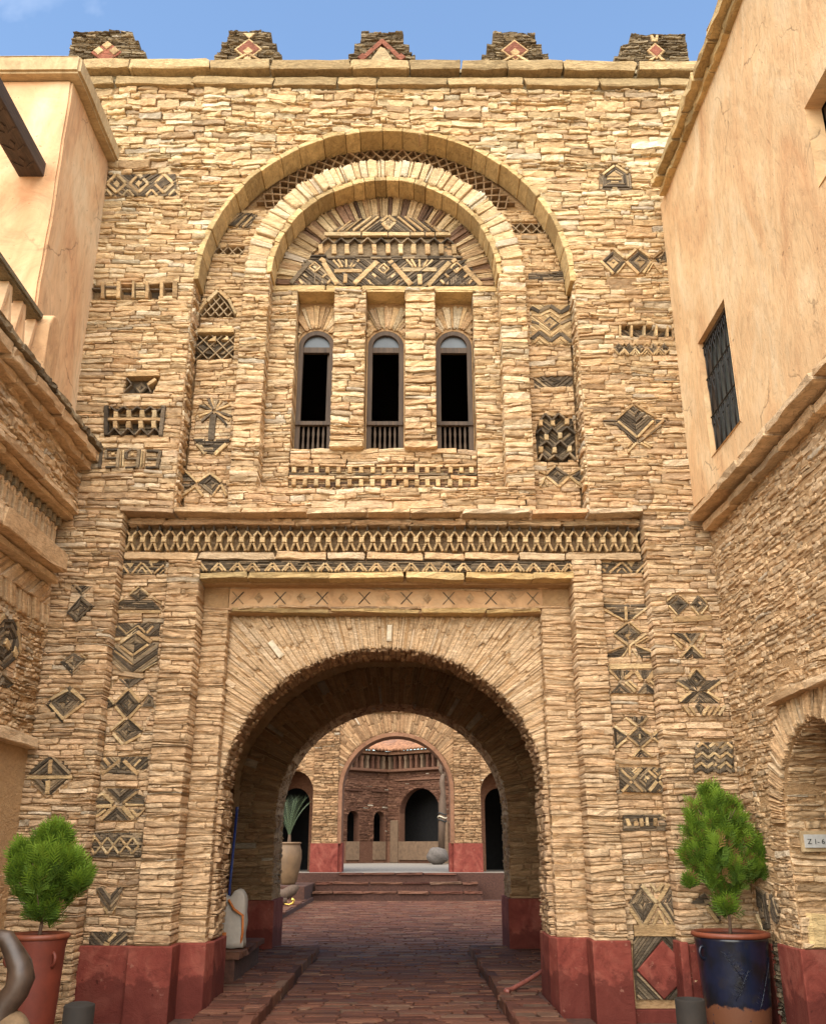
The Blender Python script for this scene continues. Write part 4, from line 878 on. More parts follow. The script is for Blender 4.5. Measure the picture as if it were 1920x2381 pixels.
# --- dressed arch slabs
def ring(cx, cz, r0, r1, ya, yb, n, seed, name):
    rg = random.Random(seed); cuts = [0]
    ws = [rg.uniform(.6, 1.4) for _ in range(n)]; tot = sum(ws); t = 0
    for w in ws: t += w / tot * pi; cuts.append(t)
    for t0, t1 in zip(cuts[:-1], cuts[1:]):
        g = .003 / r0; mb = MB(); ns = 4; vs = []; fs = []
        jr = rg.uniform(-.008, .008); jy = rg.uniform(-.018, .012)
        for i in range(ns + 1):
            t = t0 + g + (t1 - t0 - 2 * g) * i / ns
            for rr, yy in ((r0 + jr, ya + jy + rg.uniform(-.006, .006)), (r1 + rg.uniform(-.012, .014), ya + jy + rg.uniform(-.012, .012)), (r1, yb), (r0 + jr, yb)):
                vs.append((cx + rr * cos(t), yy, cz + rr * sin(t)))
        for i in range(ns):
            for j in range(4): fs.append((i * 4 + j, i * 4 + (j + 1) % 4, (i + 1) * 4 + (j + 1) % 4, (i + 1) * 4 + j))
        fs += [(3, 2, 1, 0), tuple(ns * 4 + j for j in range(4))]
        mb.add(vs, fs); mb.build(name, M_SLAB, G, bevel=.008)
ring(CU, ZU, RU - .055, RU + .012, Y0 - .035, Y1 + .03, 27, 3, 'arch_slab')
ring(CI, ZI, RI - .055, RI + .012, Y2 - .03, Y3 + .03, 23, 4, 'arch_slab')

# --- lattice of tiles between the two blind arches
mb = MB(); dl = MB()
prism(mb, arcpts(CU, ZU, RU - .05, RU - .05, radians(32), radians(148), 40) + arcpts(CI, ZI, 1.78, 1.78, radians(140), radians(40), 40), fac(Y1 + .1), -.02, .0)
lo_ = mb.build('lattice_back', M_SLATE, G)
nC = 27
def ringpt(k, row):                       # row 0..1..2 from inner to outer
    t = radians(36) + radians(108) * k / nC; r = 1.81 + .17 * row
    cz = ZI - .0; return (CI + r * cos(t), cz + r * sin(t))
for k2 in range(nC):
    for row in range(2):
        for sgn in (0, 1):
            a = ringpt(k2 + sgn, row); b = ringpt(k2 + 1 - sgn, row + 1)
            if sqrt((b[0] - CU) ** 2 + (b[1] - ZU) ** 2) > RU - .03: continue
            dx, dy = b[0] - a[0], b[1] - a[1]; l = sqrt(dx * dx + dy * dy); w = .009
            t_ = MB(); tilepoly(t_, [(a[0] - dy / l * w, a[1] + dx / l * w), (b[0] - dy / l * w, b[1] + dx / l * w), (b[0] + dy / l * w, b[1] - dx / l * w), (a[0] + dy / l * w, a[1] - dx / l * w)], fac(Y1), R.uniform(.0, .012), -.1, .002)
            t_.build('lattice_tile', M_TILE, lo_)

# --- cornice, ledges, lintels
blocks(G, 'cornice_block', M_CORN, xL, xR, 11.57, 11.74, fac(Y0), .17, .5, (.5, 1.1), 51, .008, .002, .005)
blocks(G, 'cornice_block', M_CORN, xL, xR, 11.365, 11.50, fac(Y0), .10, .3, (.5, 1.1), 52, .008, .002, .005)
K2 = MB(); K2.box(xL, xR, 9.985, 10.4, 11.36, 11.62); K2.box(xL, xR, 10.02, 10.6, 11.7, 11.76); K2.build('cornice_core', M_OLDCAP, G)
blocks(G, 'ledge_stone', M_STONE, -3.30, 2.70, 5.185, 5.25, fac(Y0), .045, .3, (.35, .8), 53)
blocks(G, 'course_stone', M_STONE, -3.25, 2.68, 5.105, 5.165, fac(YB), .03, .15, (.4, .8), 57)
blocks(G, 'course_stone', M_STONE, -3.25, 2.68, 4.685, 4.775, fac(YB), .035, .25, (.4, .9), 54, .014)
blocks(G, 'lintel_stone', M_SLAB, -2.37, 1.88, 4.455, 4.535, fac(YP), .03, .5, (.5, 1.0), 55, .014, .003, .01)
blocks(G, 'lintel_stone', M_SLAB, -2.07, 1.53, 4.145, 4.20, fac(YL1), .015, .3, (.5, 1.2), 56, .01, .002)
blocks(G, 'lintel_stone', M_SLAB, -1.80, 1.18, 8.44, 8.52, fac(Y3), .03, .3, (.45, .9), 58, .012)
mb = MB(); mb.box(-2.08, 1.56, YL1 - .0, YL1 + .1, 4.2, 4.44); mb.build('lintel_band', M_CLAY, G)
for i in range(15):
    x = -1.98 + i * .245; o_ = MB()
    if i % 2 == 0:
        for sg in (1, -1): tilepoly(o_, [(x - .065 * sg - .006, 4.25), (x - .065 * sg + .008, 4.25), (x + .065 * sg + .006, 4.395), (x + .065 * sg - .008, 4.395)], fac(YL1), .012, -.02, .002)
        o_.build('slate_cross', M_SLATE, G)
    else:
        for q in fillmode([(x, 4.39), (x + .055, 4.32), (x, 4.25), (x - .055, 4.32)], 'c', .014): tilepoly(o_, q, fac(YL1), R.uniform(.008, .014), -.02, .003)
        o_.build('stone_lozenge', M_RUBBLE, G)
# pale set stones in the entrance arch
for t_, r0, r1, w in ((1.545, 1.88, 2.10, .03), (2.19, 2.05, 2.3, .035)):
    mb = MB(); px_ = lambda r, s: (CA + r * cos(t_) - s * sin(t_), ZA + RAZ / RAX * r * sin(t_) + s * cos(t_))
    tilepoly(mb, [px_(r0, -w), px_(r1, -w), px_(r1, w), px_(r0, w)], fac(YL2), .045, 0, .01, (.95, 1, .2, 1)); mb.build('white_set_stone', M_WHITE, G)

# --- frieze of lattice tiles
mb = MB(); mb.box(-3.25, 2.68, YB + .10, YB + .15, 4.77, 5.11); mb.build('frieze_back', M_TILE, G)
def proto(poly, mat, name, h=.0, base=-.12):
    m_ = MB(); tilepoly(m_, poly, fac(YB), h, base, .004); me, c = m_.mesh(name, True); me.materials.append(mat); return me, c
def barpoly(a, b, w):
    dx, dy = b[0] - a[0], b[1] - a[1]; l = sqrt(dx * dx + dy * dy); nx, ny = -dy / l * w, dx / l * w
    return [(a[0] + nx, a[1] + ny), (b[0] + nx, b[1] + ny), (b[0] - nx, b[1] - ny), (a[0] - nx, a[1] - ny)]
PI_ = .1262
protos = [(proto(rect(-.028, .028, 4.90, 4.965), M_BAR, 'frieze_block', .02), 'frieze_block')]
for s in (1, -1):
    protos.append((proto(barpoly((s * .012, 4.972), (s * .058, 5.035), .011), M_BAR, 'frieze_tile', .008), 'frieze_tile'))
    protos.append((proto(barpoly((s * .012, 4.893), (s * .050, 4.80), .013), M_BAR, 'frieze_tile', .008), 'frieze_tile'))
protos.append((proto([(.05, 5.035), (.076, 5.035), (.072, 5.085), (.063, 5.105), (.054, 5.085)], M_SLATE, 'frieze_tile', .012), 'frieze_tile'))
for i in range(47):
    x = -3.19 + PI_ * i + R.uniform(-.008, .008)
    for (me, c), nm in protos:
        o_ = bpy.data.objects.new(nm, me); col.objects.link(o_); o_.parent = G
        o_.location = np.array([x, 0, R.uniform(-.004, .004)]) + c - wloc(G); o_.rotation_euler = (0, R.uniform(-.06, .06), 0)
# zigzag band under the frieze
zb = MB()
for q in fillmode(rect(-2.66, 2.16, 4.545, 4.675), 'h', .02): tilepoly(zb, q, fac(YB), R.uniform(.0, .02), -.05, .004)
zo = zb.build('zigzag_band', M_SLATE, G)
for i in range(24):
    x = -2.56 + i * .2 + R.uniform(-.015, .015)
    for k_, (wd, hh) in enumerate(((.085, .095), (.05, .055))):
        for s in (1, -1):
            mb = MB(); tilepoly(mb, barpoly((x + s * wd, 4.55), (x + s * .006, 4.55 + hh), .011), fac(YB), .03 + .004 * k_, -.02, .004); mb.build('pale_bar', M_BAR, zo)
# dentil rows under the windows
dn = MB()
for q in fillmode(rect(-1.45, .835, 5.62, 5.99), 'h', .03): tilepoly(dn, q, fac(Y3), R.uniform(-.03, -.01), -.1, .004)
do_ = dn.build('dentil_back', M_RUST, G)
blocks(do_, 'dentil_course', M_STONE, -1.46, .84, 5.95, 5.99, fac(Y3), .03, .1, (.25, .5), 61)
blocks(do_, 'dentil_course', M_STONE, -1.46, .84, 5.79, 5.835, fac(Y3), .03, .1, (.25, .6), 62)
blocks(do_, 'slate_course', M_SLATE, -1.46, .84, 5.835, 5.865, fac(Y3), .02, .1, (.3, .7), 63)
for row, (z0, z1, n_) in enumerate(((5.87, 5.945, 17), (5.70, 5.785, 17))):
    for i in range(n_):
        x = -1.38 + i * (2.15 / (n_ - 1)) + R.uniform(-.01, .01); mb = MB()
        tilepoly(mb, rect(x - .026, x + .026, z0, z1), fac(Y3), .035, -.08, .008, None, .003); mb.build('dentil', M_BAR, do_)
        if row == 1:
            mb = MB()
            for s in (1, -1): tilepoly(mb, barpoly((x + .066, 5.685), (x + .066 + s * .05, 5.63), .007), fac(Y3), .02, -.08, .002)
            mb.build('dentil_tile', M_TILE, do_)
# tympanum centre
J = JO
mx = lambda x: 2418 - x
el = [('F', [(640, 480), (1080, 332), (1350, 332), (1770, 480)], 'A'), ('T', [(1210, 330), (1290, 400), (1210, 470), (1130, 400)])]
for a in ((740, 485, 865, 385, 16), (820, 478, 960, 365, 16), (885, 475, 1055, 345, 22), (955, 480, 1120, 345, 22)):
    el += [('B',) + a, ('B', mx(a[0]), a[1], mx(a[2]), a[3], a[4])]
el += [('B', 1150, 395, 1205, 338, 26), ('B', 1215, 338, 1275, 395, 26), ('B', 1275, 400, 1212, 460, 26), ('B', 1205, 460, 1150, 402, 26), ('K', 1190, 400, 1230, 400, 44)]
el += [('B', x0, 508, x1, 508, 38) for x0, x1 in ((615, 955), (970, 1205), (1215, 1410), (1420, 1545), (1555, 1640), (1650, 1790))]
O(J, 4, Y3, el, key='tymp', bg=False)
el = [('F', [(600, 560), (1815, 560), (1870, 692), (520, 692)], 'h'), ('z', [(590 + 61.5 * i, 545 if i % 2 else 598) for i in range(21)], 12)]
el += [('B', x, 602, x + 3, 690, 42) for x in (582, 706, 827, 952, 1080, 1207, 1325, 1445, 1573, 1700, 1820)]
O(J, 4, Y3, el, key='tymp', deep=.1)
el = [('F', [(500, 700), (1880, 700), (1900, 735), (470, 735)], 'h'), ('F', [(430, 745), (1950, 745), (2080, 985), (300, 975)], 'V')]
for cx, cy in ((530, 815), (1168, 830), (1842, 820)):
    el += [('F', [(cx, cy + 60), (cx + 110, 975), (cx - 110, 975)], 'v'), ('B', cx, cy - 48, cx + 52, cy, 14), ('B', cx + 52, cy, cx, cy + 45, 18), ('B', cx, cy + 45, cx - 52, cy, 18), ('B', cx - 52, cy, cx, cy - 48, 14), ('T', [(cx, cy - 30), (cx + 30, cy), (cx, cy + 28), (cx - 30, cy)])]
    for s in (1, -1): el += [('B', cx + s * 70, 910, cx + s * 105, 880, 22), ('B', cx + s * 115, 970, cx + s * 145, 935, 22)]
for a in ((1110, 765, 900, 970, 44), (1225, 755, 1420, 975, 46), (610, 770, 735, 970, 50), (1780, 770, 1580, 985, 44), (1910, 810, 2075, 985, 44), (580, 735, 625, 770, 40), (1840, 745, 1800, 770, 36), (710, 850, 970, 850, 40), (1340, 835, 1660, 835, 42), (815, 880, 810, 960, 38), (1500, 880, 1505, 975, 42)): el.append(('B',) + a)
for cx in (820, 1500):
    for dx0, dx1 in ((-120, -60), (-75, -35), (0, 0), (75, 35), (120, 60)): el.append(('B', cx + dx0, 745, cx + dx1, 815, 20))
el += [('K', 480, 770, 310, 965, 40)]
O(J, 4, Y3, el, key='tymp', bg=False)
mb = MB(); prism(mb, [(-1.3, 8.52), (.7, 8.52), (.55, 9.0), (.25, 9.42), (-.31, 9.56), (-.87, 9.42), (-1.17, 9.0)], fac(Y3), -.06, -.035); mb.build('tympanum_back', M_SLATE, G)

# --- windows
for i, (x0, x1) in enumerate(BAYS):
    xc = (x0 + x1) / 2; ro, ri = .236, .172; zs = 7.775; zb0 = 6.215
    w = bpy.data.objects.new('window', None); col.objects.link(w); w.parent = G; w.location = np.array((xc, 10.72, zb0)) - wloc(G)
    mb = MB(); prism(mb, [(xc - ro, zb0)] + arcpts(xc, zs, ro, ro, pi, 0, 20) + [(xc + ro, zb0), (xc + ri, zb0), (xc + ri, zs)] + arcpts(xc, zs, ri, ri, 0, pi, 20) + [(xc - ri, zb0)], fac(10.715), -.08, .0)
    mb.build('window_frame', M_WOOD, w, bevel=.006)
    mb = MB(); mb.box(xc - ri, xc + ri, 10.725, 10.78, 7.69, 7.77); mb.build('transom', M_WOOD, w, bevel=.004)
    mb = MB(); prism(mb, [(xc - ri, 7.77)] + arcpts(xc, zs, ri + .004, ri + .004, pi, 0, 16) + [(xc + ri, 7.77)], fac(10.765), -.006, .0); mb.build('glass_pane', M_GLASS, w)
    mb = MB(); mb.box(xc - ro + .005, xc + ro - .005, 10.685, 10.745, 6.63, 6.685); mb.build('rail', M_WOOD, w, bevel=.006)
    mb = MB(); mb.box(xc - ri, xc + ri, 10.72, 10.78, zb0, zb0 + .03); mb.build('bottom_rail', M_WOOD, w)
    for k_ in range(5):
        x = xc - ri + .045 + k_ * (2 * ri - .09) / 4; mb = MB()
        lathe(mb, [(.010, 0), (.016, .05), (.020, .13), (.013, .20), (.016, .215), (.013, .23), (.020, .29), (.013, .37), (.010, .42)], (x, 10.745, zb0 + .02), 8); mb.build('baluster', M_WOOD, w, smooth=True)
    if i == 0:
        mb = MB(); mb.box(xc + ri - .03, xc + ri - .005, 10.79, 11.02, 6.66, 7.69); mb.build('open_shutter', M_WOOD, w)
    mb = MB(); mb.box(x0 + .004, x1 - .004, 10.42, 10.73, 8.425, 8.445); mb.build('bay_lintel', M_SLAB, G)
blocks(G, 'corbel_stone', M_STONE, -.97, -.545, 6.17, 6.26, fac(Y3 - .06), .05, .3, (.4, .5), 71); blocks(G, 'corbel_stone', M_STONE, -.055, .35, 6.17, 6.26, fac(Y3 - .06), .05, .3, (.4, .5), 72)

# --- painted plinths
def plinth(parent, pts, z0, z1, name='plinth'):
    mb = MB(); k = len(pts); vs = [(x, y, z0) for x, y in pts] + [(x, y, z1) for x, y in pts]
    if area2(pts) < 0: pass
    mb.add(vs, [tuple(range(k))[::-1], tuple(range(k, 2 * k))] + [(i, (i + 1) % k, k + (i + 1) % k, k + i) for i in range(k)]); return mb.build(name, M_RED, parent, bevel=.012)
plinth(G, [(-3.34, 10.16), (-2.76, 10.16), (-2.76, 10.09), (-2.32, 10.09), (-2.32, 10.43), (-2.06, 10.43), (-2.01, 10.62), (-2.01, 11.32), (-3.34, 11.32)], -.04, .67)
plinth(G, [(1.47, 11.32), (1.47, 10.62), (1.53, 10.43), (1.83, 10.43), (1.83, 10.09), (2.215, 10.09), (2.215, 11.32)], -.04, .72)
plinth(G, [(2.22, 10.15), (2.70, 10.15), (2.70, 10.6), (2.22, 10.6)], -.04, .10); plinth(G, [(2.655, 9.93), (2.74, 9.93), (2.74, 10.6), (2.655, 10.6)], -.04, .72)
plinth(G, [(2.742, 9.965), (3.46, 9.965), (3.46, 10.6), (2.742, 10.6)], -.04, .70)

# --- stepped merlons
MER = [(-4.24, 'half_l'), (-2.265, 'full'), (-.385, 'full'), (1.49, 'full'), (3.42, 'half_r')]
for i, (xc, kd) in enumerate(MER):
    z0 = 11.74; hs = [.10 + .40, .20, .22]; ws = [.49, .40, .31]
    if kd == 'half_l': pol = [(xc - .56, z0), (xc + .55, z0), (xc + .53, 12.14), (xc + .44, 12.16), (xc + .42, 12.32), (xc + .36, 12.33), (xc + .3, 12.52), (xc - .53, 12.5)]
    elif kd == 'half_r': pol = [(xc - .53, z0), (xc + .53, z0), (xc + .51, 12.49), (xc - .27, 12.49), (xc - .31, 12.33), (xc - .42, 12.31), (xc - .44, 12.13), (xc - .53, 12.11)]
    else: pol = [(xc - .48, z0), (xc + .48, z0), (xc + .47, 12.12), (xc + .39, 12.13), (xc + .385, 12.31), (xc + .31, 12.32), (xc + .30, 12.52), (xc - .30, 12.53), (xc - .31, 12.32), (xc - .39, 12.31), (xc - .395, 12.13), (xc - .47, 12.12)]
    mo = MB(); prism(mo, [(xc + (a - xc) * .94, b - .02) for a, b in pol], fac(10.14), -.3, -.02)
    m_o = mo.build('merlon', M_MERLON, G)
    bag = Bag(); bag.add(C([pol], [], (.025, .055), (.10, .28), (.1, .2), (2, 3), (.0, .04), .36, .3, .04, 80 + i), fac(10.12), wave=False, gap=.003, rough=.014); bag.build(m_o, [M_MERLON], 'slate_stone', 40, 'slate_stones')
    def inl(poly, mat, h=.05):
        mb = MB(); tilepoly(mb, [(xc + a, 12.0 + b) for a, b in poly], fac(10.12), h, -.02, .006); mb.build('inlay', mat, m_o)
    dia = lambda x, z, r, rz=None: [(x, z + (rz or r)), (x + r, z), (x, z - (rz or r)), (x - r, z)]
    if kd == 'half_l':
        for dx, dz in ((-.12, .12), (.10, .12), (-.01, .22)): inl(dia(dx, dz, .075), M_BAR, .06)
        inl(dia(-.01, .10, .22, .2), M_REDINLAY, .045)
    elif kd == 'half_r':
        inl(dia(.06, .17, .13, .15), M_BAR, .045); inl(dia(.06, .17, .09, .11), M_REDINLAY, .055)
        inl([(.0, .46), (.02, .34), (.1, .34), (.12, .46), (.09, .46), (.06, .38), (.03, .46)], M_BAR); inl([(-.06, .0), (.0, .0), (.07, .08), (.04, .08)], M_BAR); inl([(.12, .0), (.18, .0), (.1, .08), (.07, .08)], M_BAR)
    elif i == 2:
        inl([(-.16, -.05), (.16, -.05), (.05, .16), (-.02, .2)], M_BAR, .07)
        inl([(-.3, .02), (-.02, .36), (.02, .36), (.3, .02), (.22, .02), (0, .28), (-.22, .02)], M_REDINLAY); inl(dia(-.27, .03, .07), M_REDINLAY, .055); inl(dia(.27, .03, .07), M_REDINLAY, .055)
    else:
        inl(dia(.0, .17, .20), M_BAR, .042); inl(dia(.0, .17, .165), M_REDINLAY, .05); inl(dia(.0, .12, .075), M_BAR, .06)
        inl([(-.22, -.05), (-.17, -.05), (-.0, .06), (-.04, .08)], M_BAR, .055); inl([(.22, -.05), (.17, -.05), (.0, .06), (.04, .08)], M_BAR, .055)
        if i == 1: inl([(-.09, .46), (.09, .46), (.0, .36)], M_BAR, .05); inl(dia(0, -.02, .06), M_BAR, .056)

# --- passage hall and inner arch of the gatehouse
K = MB()
K.box(-3.95, -3.8, 11.3, 17.0, -.05, 4.65); K.box(3.2, 3.35, 11.3, 17.0, -.05, 4.65); K.box(-3.8, -2.95, 16.6, 17.0, -.05, 4.65); K.box(2.4, 3.2, 16.6, 17.0, -.05, 4.65)
CB, ZC, RBX, RBZ = -.26, 2.10, 1.90, 1.79
YI = 15.9
prism(K, [(CB - RBX, -.05), (CB - RBX, ZC)] + arcpts(CB, ZC, RBX, RBZ, pi, 0, 40) + [(CB + RBX, -.05), (2.28, -.05), (2.28, 2.9), (3.2, 3.2), (3.2, 4.62), (-3.8, 4.62), (-3.8, 3.2), (-2.86, 2.9), (-2.86, -.05)], fac(16.95), 0, 1.0)
K.build('passage_core', M_PLASTER, G)
H = Bag()
H.add(radial(CB, ZC, RBX, lambda t: min(2.5 / max(abs(cos(t)), .01), 2.55 / max(sin(t), .01), 2.6), .0, pi, (.06, .11), (.3, .5), (.0, .02), .06, 44, thinp=.4), fac(YI), polar_map(CB, ZC, 1, RBZ / RBX), wave=False, gap=.003)
for x0, x1, sd_ in ((-2.86, -2.16, 45), (1.64, 2.28, 46)):
    H.add(C([rect(x0, x1, .8, ZC)], [], (.06, .13), (.2, .5), back=.06, seed=sd_, prot=(.0, .02)), fac(YI))
H.add(C([rect(YI, 16.9, .8, ZC)], [], (.06, .13), (.2, .5), back=.06, seed=47, prot=(.0, .02)), lef(CB - RBX)); H.add(C([rect(YI, 16.9, .8, ZC)], [], (.06, .13), (.2, .5), back=.06, seed=48, prot=(.0, .02)), rig(CB + RBX))
H.add(C([rect(YI + .03, 16.9, .02, pi - .02)], [], (.03, .05), (.2, .4), band=(.2, .3), back=.05, seed=49, prot=(-.01, .015)), lambda a, b, n: (CB + (RBX - n) * np.cos(b), a, ZC + (RBZ - n) * np.sin(b)), wave=False, gap=.002)
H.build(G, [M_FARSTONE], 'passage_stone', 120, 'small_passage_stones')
plinth(G, [(-2.9, 15.8), (-2.1, 15.8), (-2.1, 16.98), (-2.9, 16.98)], -.04, .80); plinth(G, [(1.58, 15.8), (2.34, 15.8), (2.34, 16.98), (1.58, 16.98)], -.04, .83)

# ================================================================== inner courtyard: steps, gateway, round pavilion
YG = 33.0
cf = MB(); cf.box(-14, 14, 32.55, 75, -.05, .795); tag(cf.build('court_floor', M_PEBBLE), kind='structure')
cr_ = MB(); cr_.box(-14, 14, 32.50, 32.545, -.05, .79); tag(cr_.build('court_riser', M_EARTH), kind='structure')
st = thing('stone_steps', 'three worn dark stone steps leading up to the inner archway', 'steps', (-.35, 31.6, 0))
for i, (y, x0, x1, z) in enumerate(((31.55, -3.0, 2.36, .27), (31.9, -2.95, 2.25, .53), (32.25, -2.25, 1.6, .80))):
    mb = MB(); mb.box(x0, x1, y + .03, 32.6, -.05, z - .06); mb.build('step_riser', M_EARTH, st)
    blocks(st, 'step_tread', M_PAVE, x0, x1, z - .07, z, fac(y + .03), .05, .4, (.5, 1.2), 90 + i, .02, .006, .02)
IG = thing('inner_gateway', 'sunlit tan stone arcade with a round central arch seen through the passage', 'building', (-.4, YG, .8))
def notch(cx, hw, zs, rz, zb, n=24): return [(cx - hw, zb), (cx - hw, zs)] + arcpts(cx, zs, hw, rz, pi, 0, n) + [(cx + hw, zb)]
CC, HC, ZS = -.40, 1.97, 3.40
K = MB()
prism(K, [(-10, -.05)] + notch(-3.95, .72, 3.35, .74, -.05) + notch(CC, HC, ZS, 1.95, -.05) + notch(3.20, .72, 3.35, .74, -.05) + [(10, -.05), (10, 7.2), (-10, 7.2)], fac(34.0), 0, .93)
K.build('wall_core', M_PLASTER, IG)
Bg = Bag()
Bg.add(C([rect(-7, -3.22, .8, 6.5), rect(2.47, 7, .8, 6.5)], [notch(-3.95, .72, 3.35, .74, .5), notch(3.20, .72, 3.35, .74, .5)], (.07, .15), (.22, .55), back=.05, seed=101, prot=(.0, .03)), fac(YG + .07))
for x0, x1, sd_ in ((-3.23, -2.37, 102), (1.57, 2.48, 103)): Bg.add(C([rect(x0, x1, 1.7, 6.05)], [], (.07, .15), (.22, .55), back=.1, seed=sd_, prot=(.0, .035)), fac(YG), rough=.02)
def rm(t): return min(1.99 / max(abs(cos(t)), .01), 2.62 / max(sin(t), .01))
Bg.add(radial(CC, ZS, HC, lambda t: rm(t) if rm(t) > HC else HC, .0, pi, (.07, .13), (.35, .7), (.0, .03), .05, 104, thinp=.4), fac(YG + .05), polar_map(CC, ZS, 1, 1.95 / 1.97), wave=False, gap=.004)
Bg.add(C([rect(-3.23, 2.48, 6.1, 7.1)], [], (.08, .15), (.25, .6), back=.1, seed=105, prot=(.0, .03)), fac(YG))
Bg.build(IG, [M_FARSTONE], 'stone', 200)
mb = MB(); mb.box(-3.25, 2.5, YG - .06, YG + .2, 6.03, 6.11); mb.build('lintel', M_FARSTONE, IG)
mb = MB(); prism(mb, notch(CC, HC, ZS, 1.95, 1.7) + notch(CC, HC - .13, ZS, 1.82, 1.7)[::-1], fac(34.05), 0, 1.06); mb.build('arch_lining', M_WOODEDGE, IG)
for x0, x1 in ((-3.26, -2.33), (1.53, 2.51)): plinth(IG, [(x0, YG - .05), (x1, YG - .05), (x1, 34.1), (x0, 34.1)], .78, 1.70)
plinth(IG, [(-2.34, YG + .1), (-2.20, YG + .1), (-2.20, 34.08), (-2.34, 34.08)], .78, 1.72); plinth(IG, [(1.40, YG + .1), (1.54, YG + .1), (1.54, 34.08), (1.40, 34.08)], .78, 1.72)
for x0, x1 in ((-10, -3.15), (2.4, 10)):
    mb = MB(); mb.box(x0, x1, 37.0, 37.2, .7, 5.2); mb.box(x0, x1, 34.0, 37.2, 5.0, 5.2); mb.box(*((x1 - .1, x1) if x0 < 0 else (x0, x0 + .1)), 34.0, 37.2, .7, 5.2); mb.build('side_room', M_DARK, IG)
for cx in (-3.95, 3.2):
    mb = MB(); prism(mb, notch(cx, .72, 3.35, .74, .8) + notch(cx, .5, 3.05, .5, .8)[::-1], fac(34.4), 0, .2); mb.build('side_arch', M_REDSTONE, IG)

RP = thing('round_pavilion', 'reddish round courtyard building with tiled eave and dark arches beyond the inner archway', 'building', (-1.05, 52.0, .8))
def facet(p0, p1):
    d = np.array(p1) - np.array(p0); L_ = np.linalg.norm(d); d = d / L_; n = np.array((d[1], -d[0]))
    return (lambda a, b, nn: (p0[0] + a * d[0] + nn * n[0], p0[1] + a * d[1] + nn * n[1], b)), L_, d
PL, PC, PR = (-8.2, 46.2), (-1.08, 52.0), (5.6, 46.9)
for side, (pa, pb) in enumerate(((PL, PC), (PC, PR))):
    fr, L_, d = facet(pa, pb)
    def sx(u):                                # distance along the facet at pixel column u
        r_ = ray(u, 1900); A = np.array([[d[0], -r_[0]], [d[1], -r_[1]]]); return float(np.linalg.solve(A, -np.array(pa))[0])
    if side == 0: nt_ = [(sx(821), (sx(835) - sx(808)) / 2, 3.0, .35, 1.85), (sx(882), (sx(895) - sx(869)) / 2, 3.0, .35, 1.85)]
    else: nt_ = [(sx(975), (sx(1022) - sx(928)) / 2, 3.25, 1.25, 1.85)]
    K = MB(); path = [(0, .75)]
    for cx, hw, zs, rz, zb in nt_: path += [(cx - hw, .75)] if False else []
    holes = []
    # wall built as a frame of pieces around the openings
    x = 0
    for cx, hw, zs, rz, zb in nt_:
        prism(K, rect(x, cx - hw, .75, 5.4), fr, -.45, 0)
        prism(K, rect(cx - hw, cx + hw, .75, zb), fr, -.45, -.04)
        prism(K, [(cx - hw, zs)] + arcpts(cx, zs, hw, rz, pi, 0, 16) + [(cx + hw, zs), (cx + hw, 5.4), (cx - hw, 5.4)], fr, -.45, 0)
        x = cx + hw
    prism(K, rect(x, L_, .75, 5.4), fr, -.45, 0)
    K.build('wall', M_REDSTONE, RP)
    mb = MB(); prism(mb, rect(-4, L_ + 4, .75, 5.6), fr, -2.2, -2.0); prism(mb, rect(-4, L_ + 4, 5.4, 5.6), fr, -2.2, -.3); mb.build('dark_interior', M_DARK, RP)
    b_ = Bag(); nts = [notch(cx, hw + .02, zs, rz + .02, zb) for cx, hw, zs, rz, zb in nt_]
    b_.add(C([rect(max(0, sx(780)) if side == 0 else 0, L_ if side == 0 else sx(1060), 1.9, 5.3)], nts, (.1, .18), (.3, .7), back=.05, seed=110 + side, prot=(.0, .05)), fr, rough=.02)
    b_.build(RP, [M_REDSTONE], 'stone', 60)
    for cx, hw, zs, rz, zb in nt_:
        mb = MB(); prism(mb, rect(cx - hw - .05, cx + hw + .05, zb - .9, zb), fr, -.02, .03); mb.build('sill_panel', M_DIM, RP)
        mb = MB(); prism(mb, rect(cx - hw - .2, cx + hw + .2, (4.35 if side == 0 else 4.9), (4.43 if side == 0 else 4.98)), fr, -.02, .12); mb.build('hood', M_REDSTONE, RP)
    for q in (([.5] if side == 0 else [nt_[0][0] - nt_[0][1] - .55, nt_[0][0] + nt_[0][1] + .05])):
        mb = MB(); prism(mb, rect(q, q + .5, .8, 2.9), fr, .0, .12); mb.build('pier', M_DIM, RP, bevel=.03)
    mb = MB(); prism(mb, rect(-.2, L_ + .2, 5.36, 5.5), fr, -.1, .3); mb.build('ledge', M_REDSTONE, RP, bevel=.03)
    mb = MB(); prism(mb, rect(-.2, L_ + .2, 5.5, 6.5), fr, -.5, -.25); mb.build('frieze_back', M_WOODEDGE, RP)
    x = .1; k_ = 0
    while x < L_ - .1:
        mb = MB(); tilepoly(mb, [(x, 5.5), (x + .16, 5.5), (x + .13, 5.95), (x + .2, 6.2), (x - .04, 6.2), (x + .03, 5.95)], fr, .12, -.3, .02); mb.build('frieze_post', M_REDSTONE if k_ % 3 else M_DIM, RP); x += .36; k_ += 1
    mb = MB(); prism(mb, rect(-.3, L_ + .3, 6.25, 6.4), fr, -.2, .35); mb.build('eave_beam', M_WOODEDGE, RP)
    mb = MB(); mb.add([fr(-.4, 6.45, .55), fr(L_ + .4, 6.45, .55), fr(L_ + 6, 8.3, -4.6), fr(-6, 8.3, -4.6)], [(0, 1, 2, 3)]); mb.build('roof', M_ROOF, RP)
    x = -.3
    while x < L_ + .3:
        mb = MB(); z0 = R.uniform(-.02, .02)
        tube(mb, [fr(x + .02 * sin(i), 6.47 + z0 + (1.85) * i / 5, .6 - 5.15 * i / 5) for i in range(6)], .085, 8); mb.build('roof_tile_row', M_ROOF, RP, smooth=True); x += .24

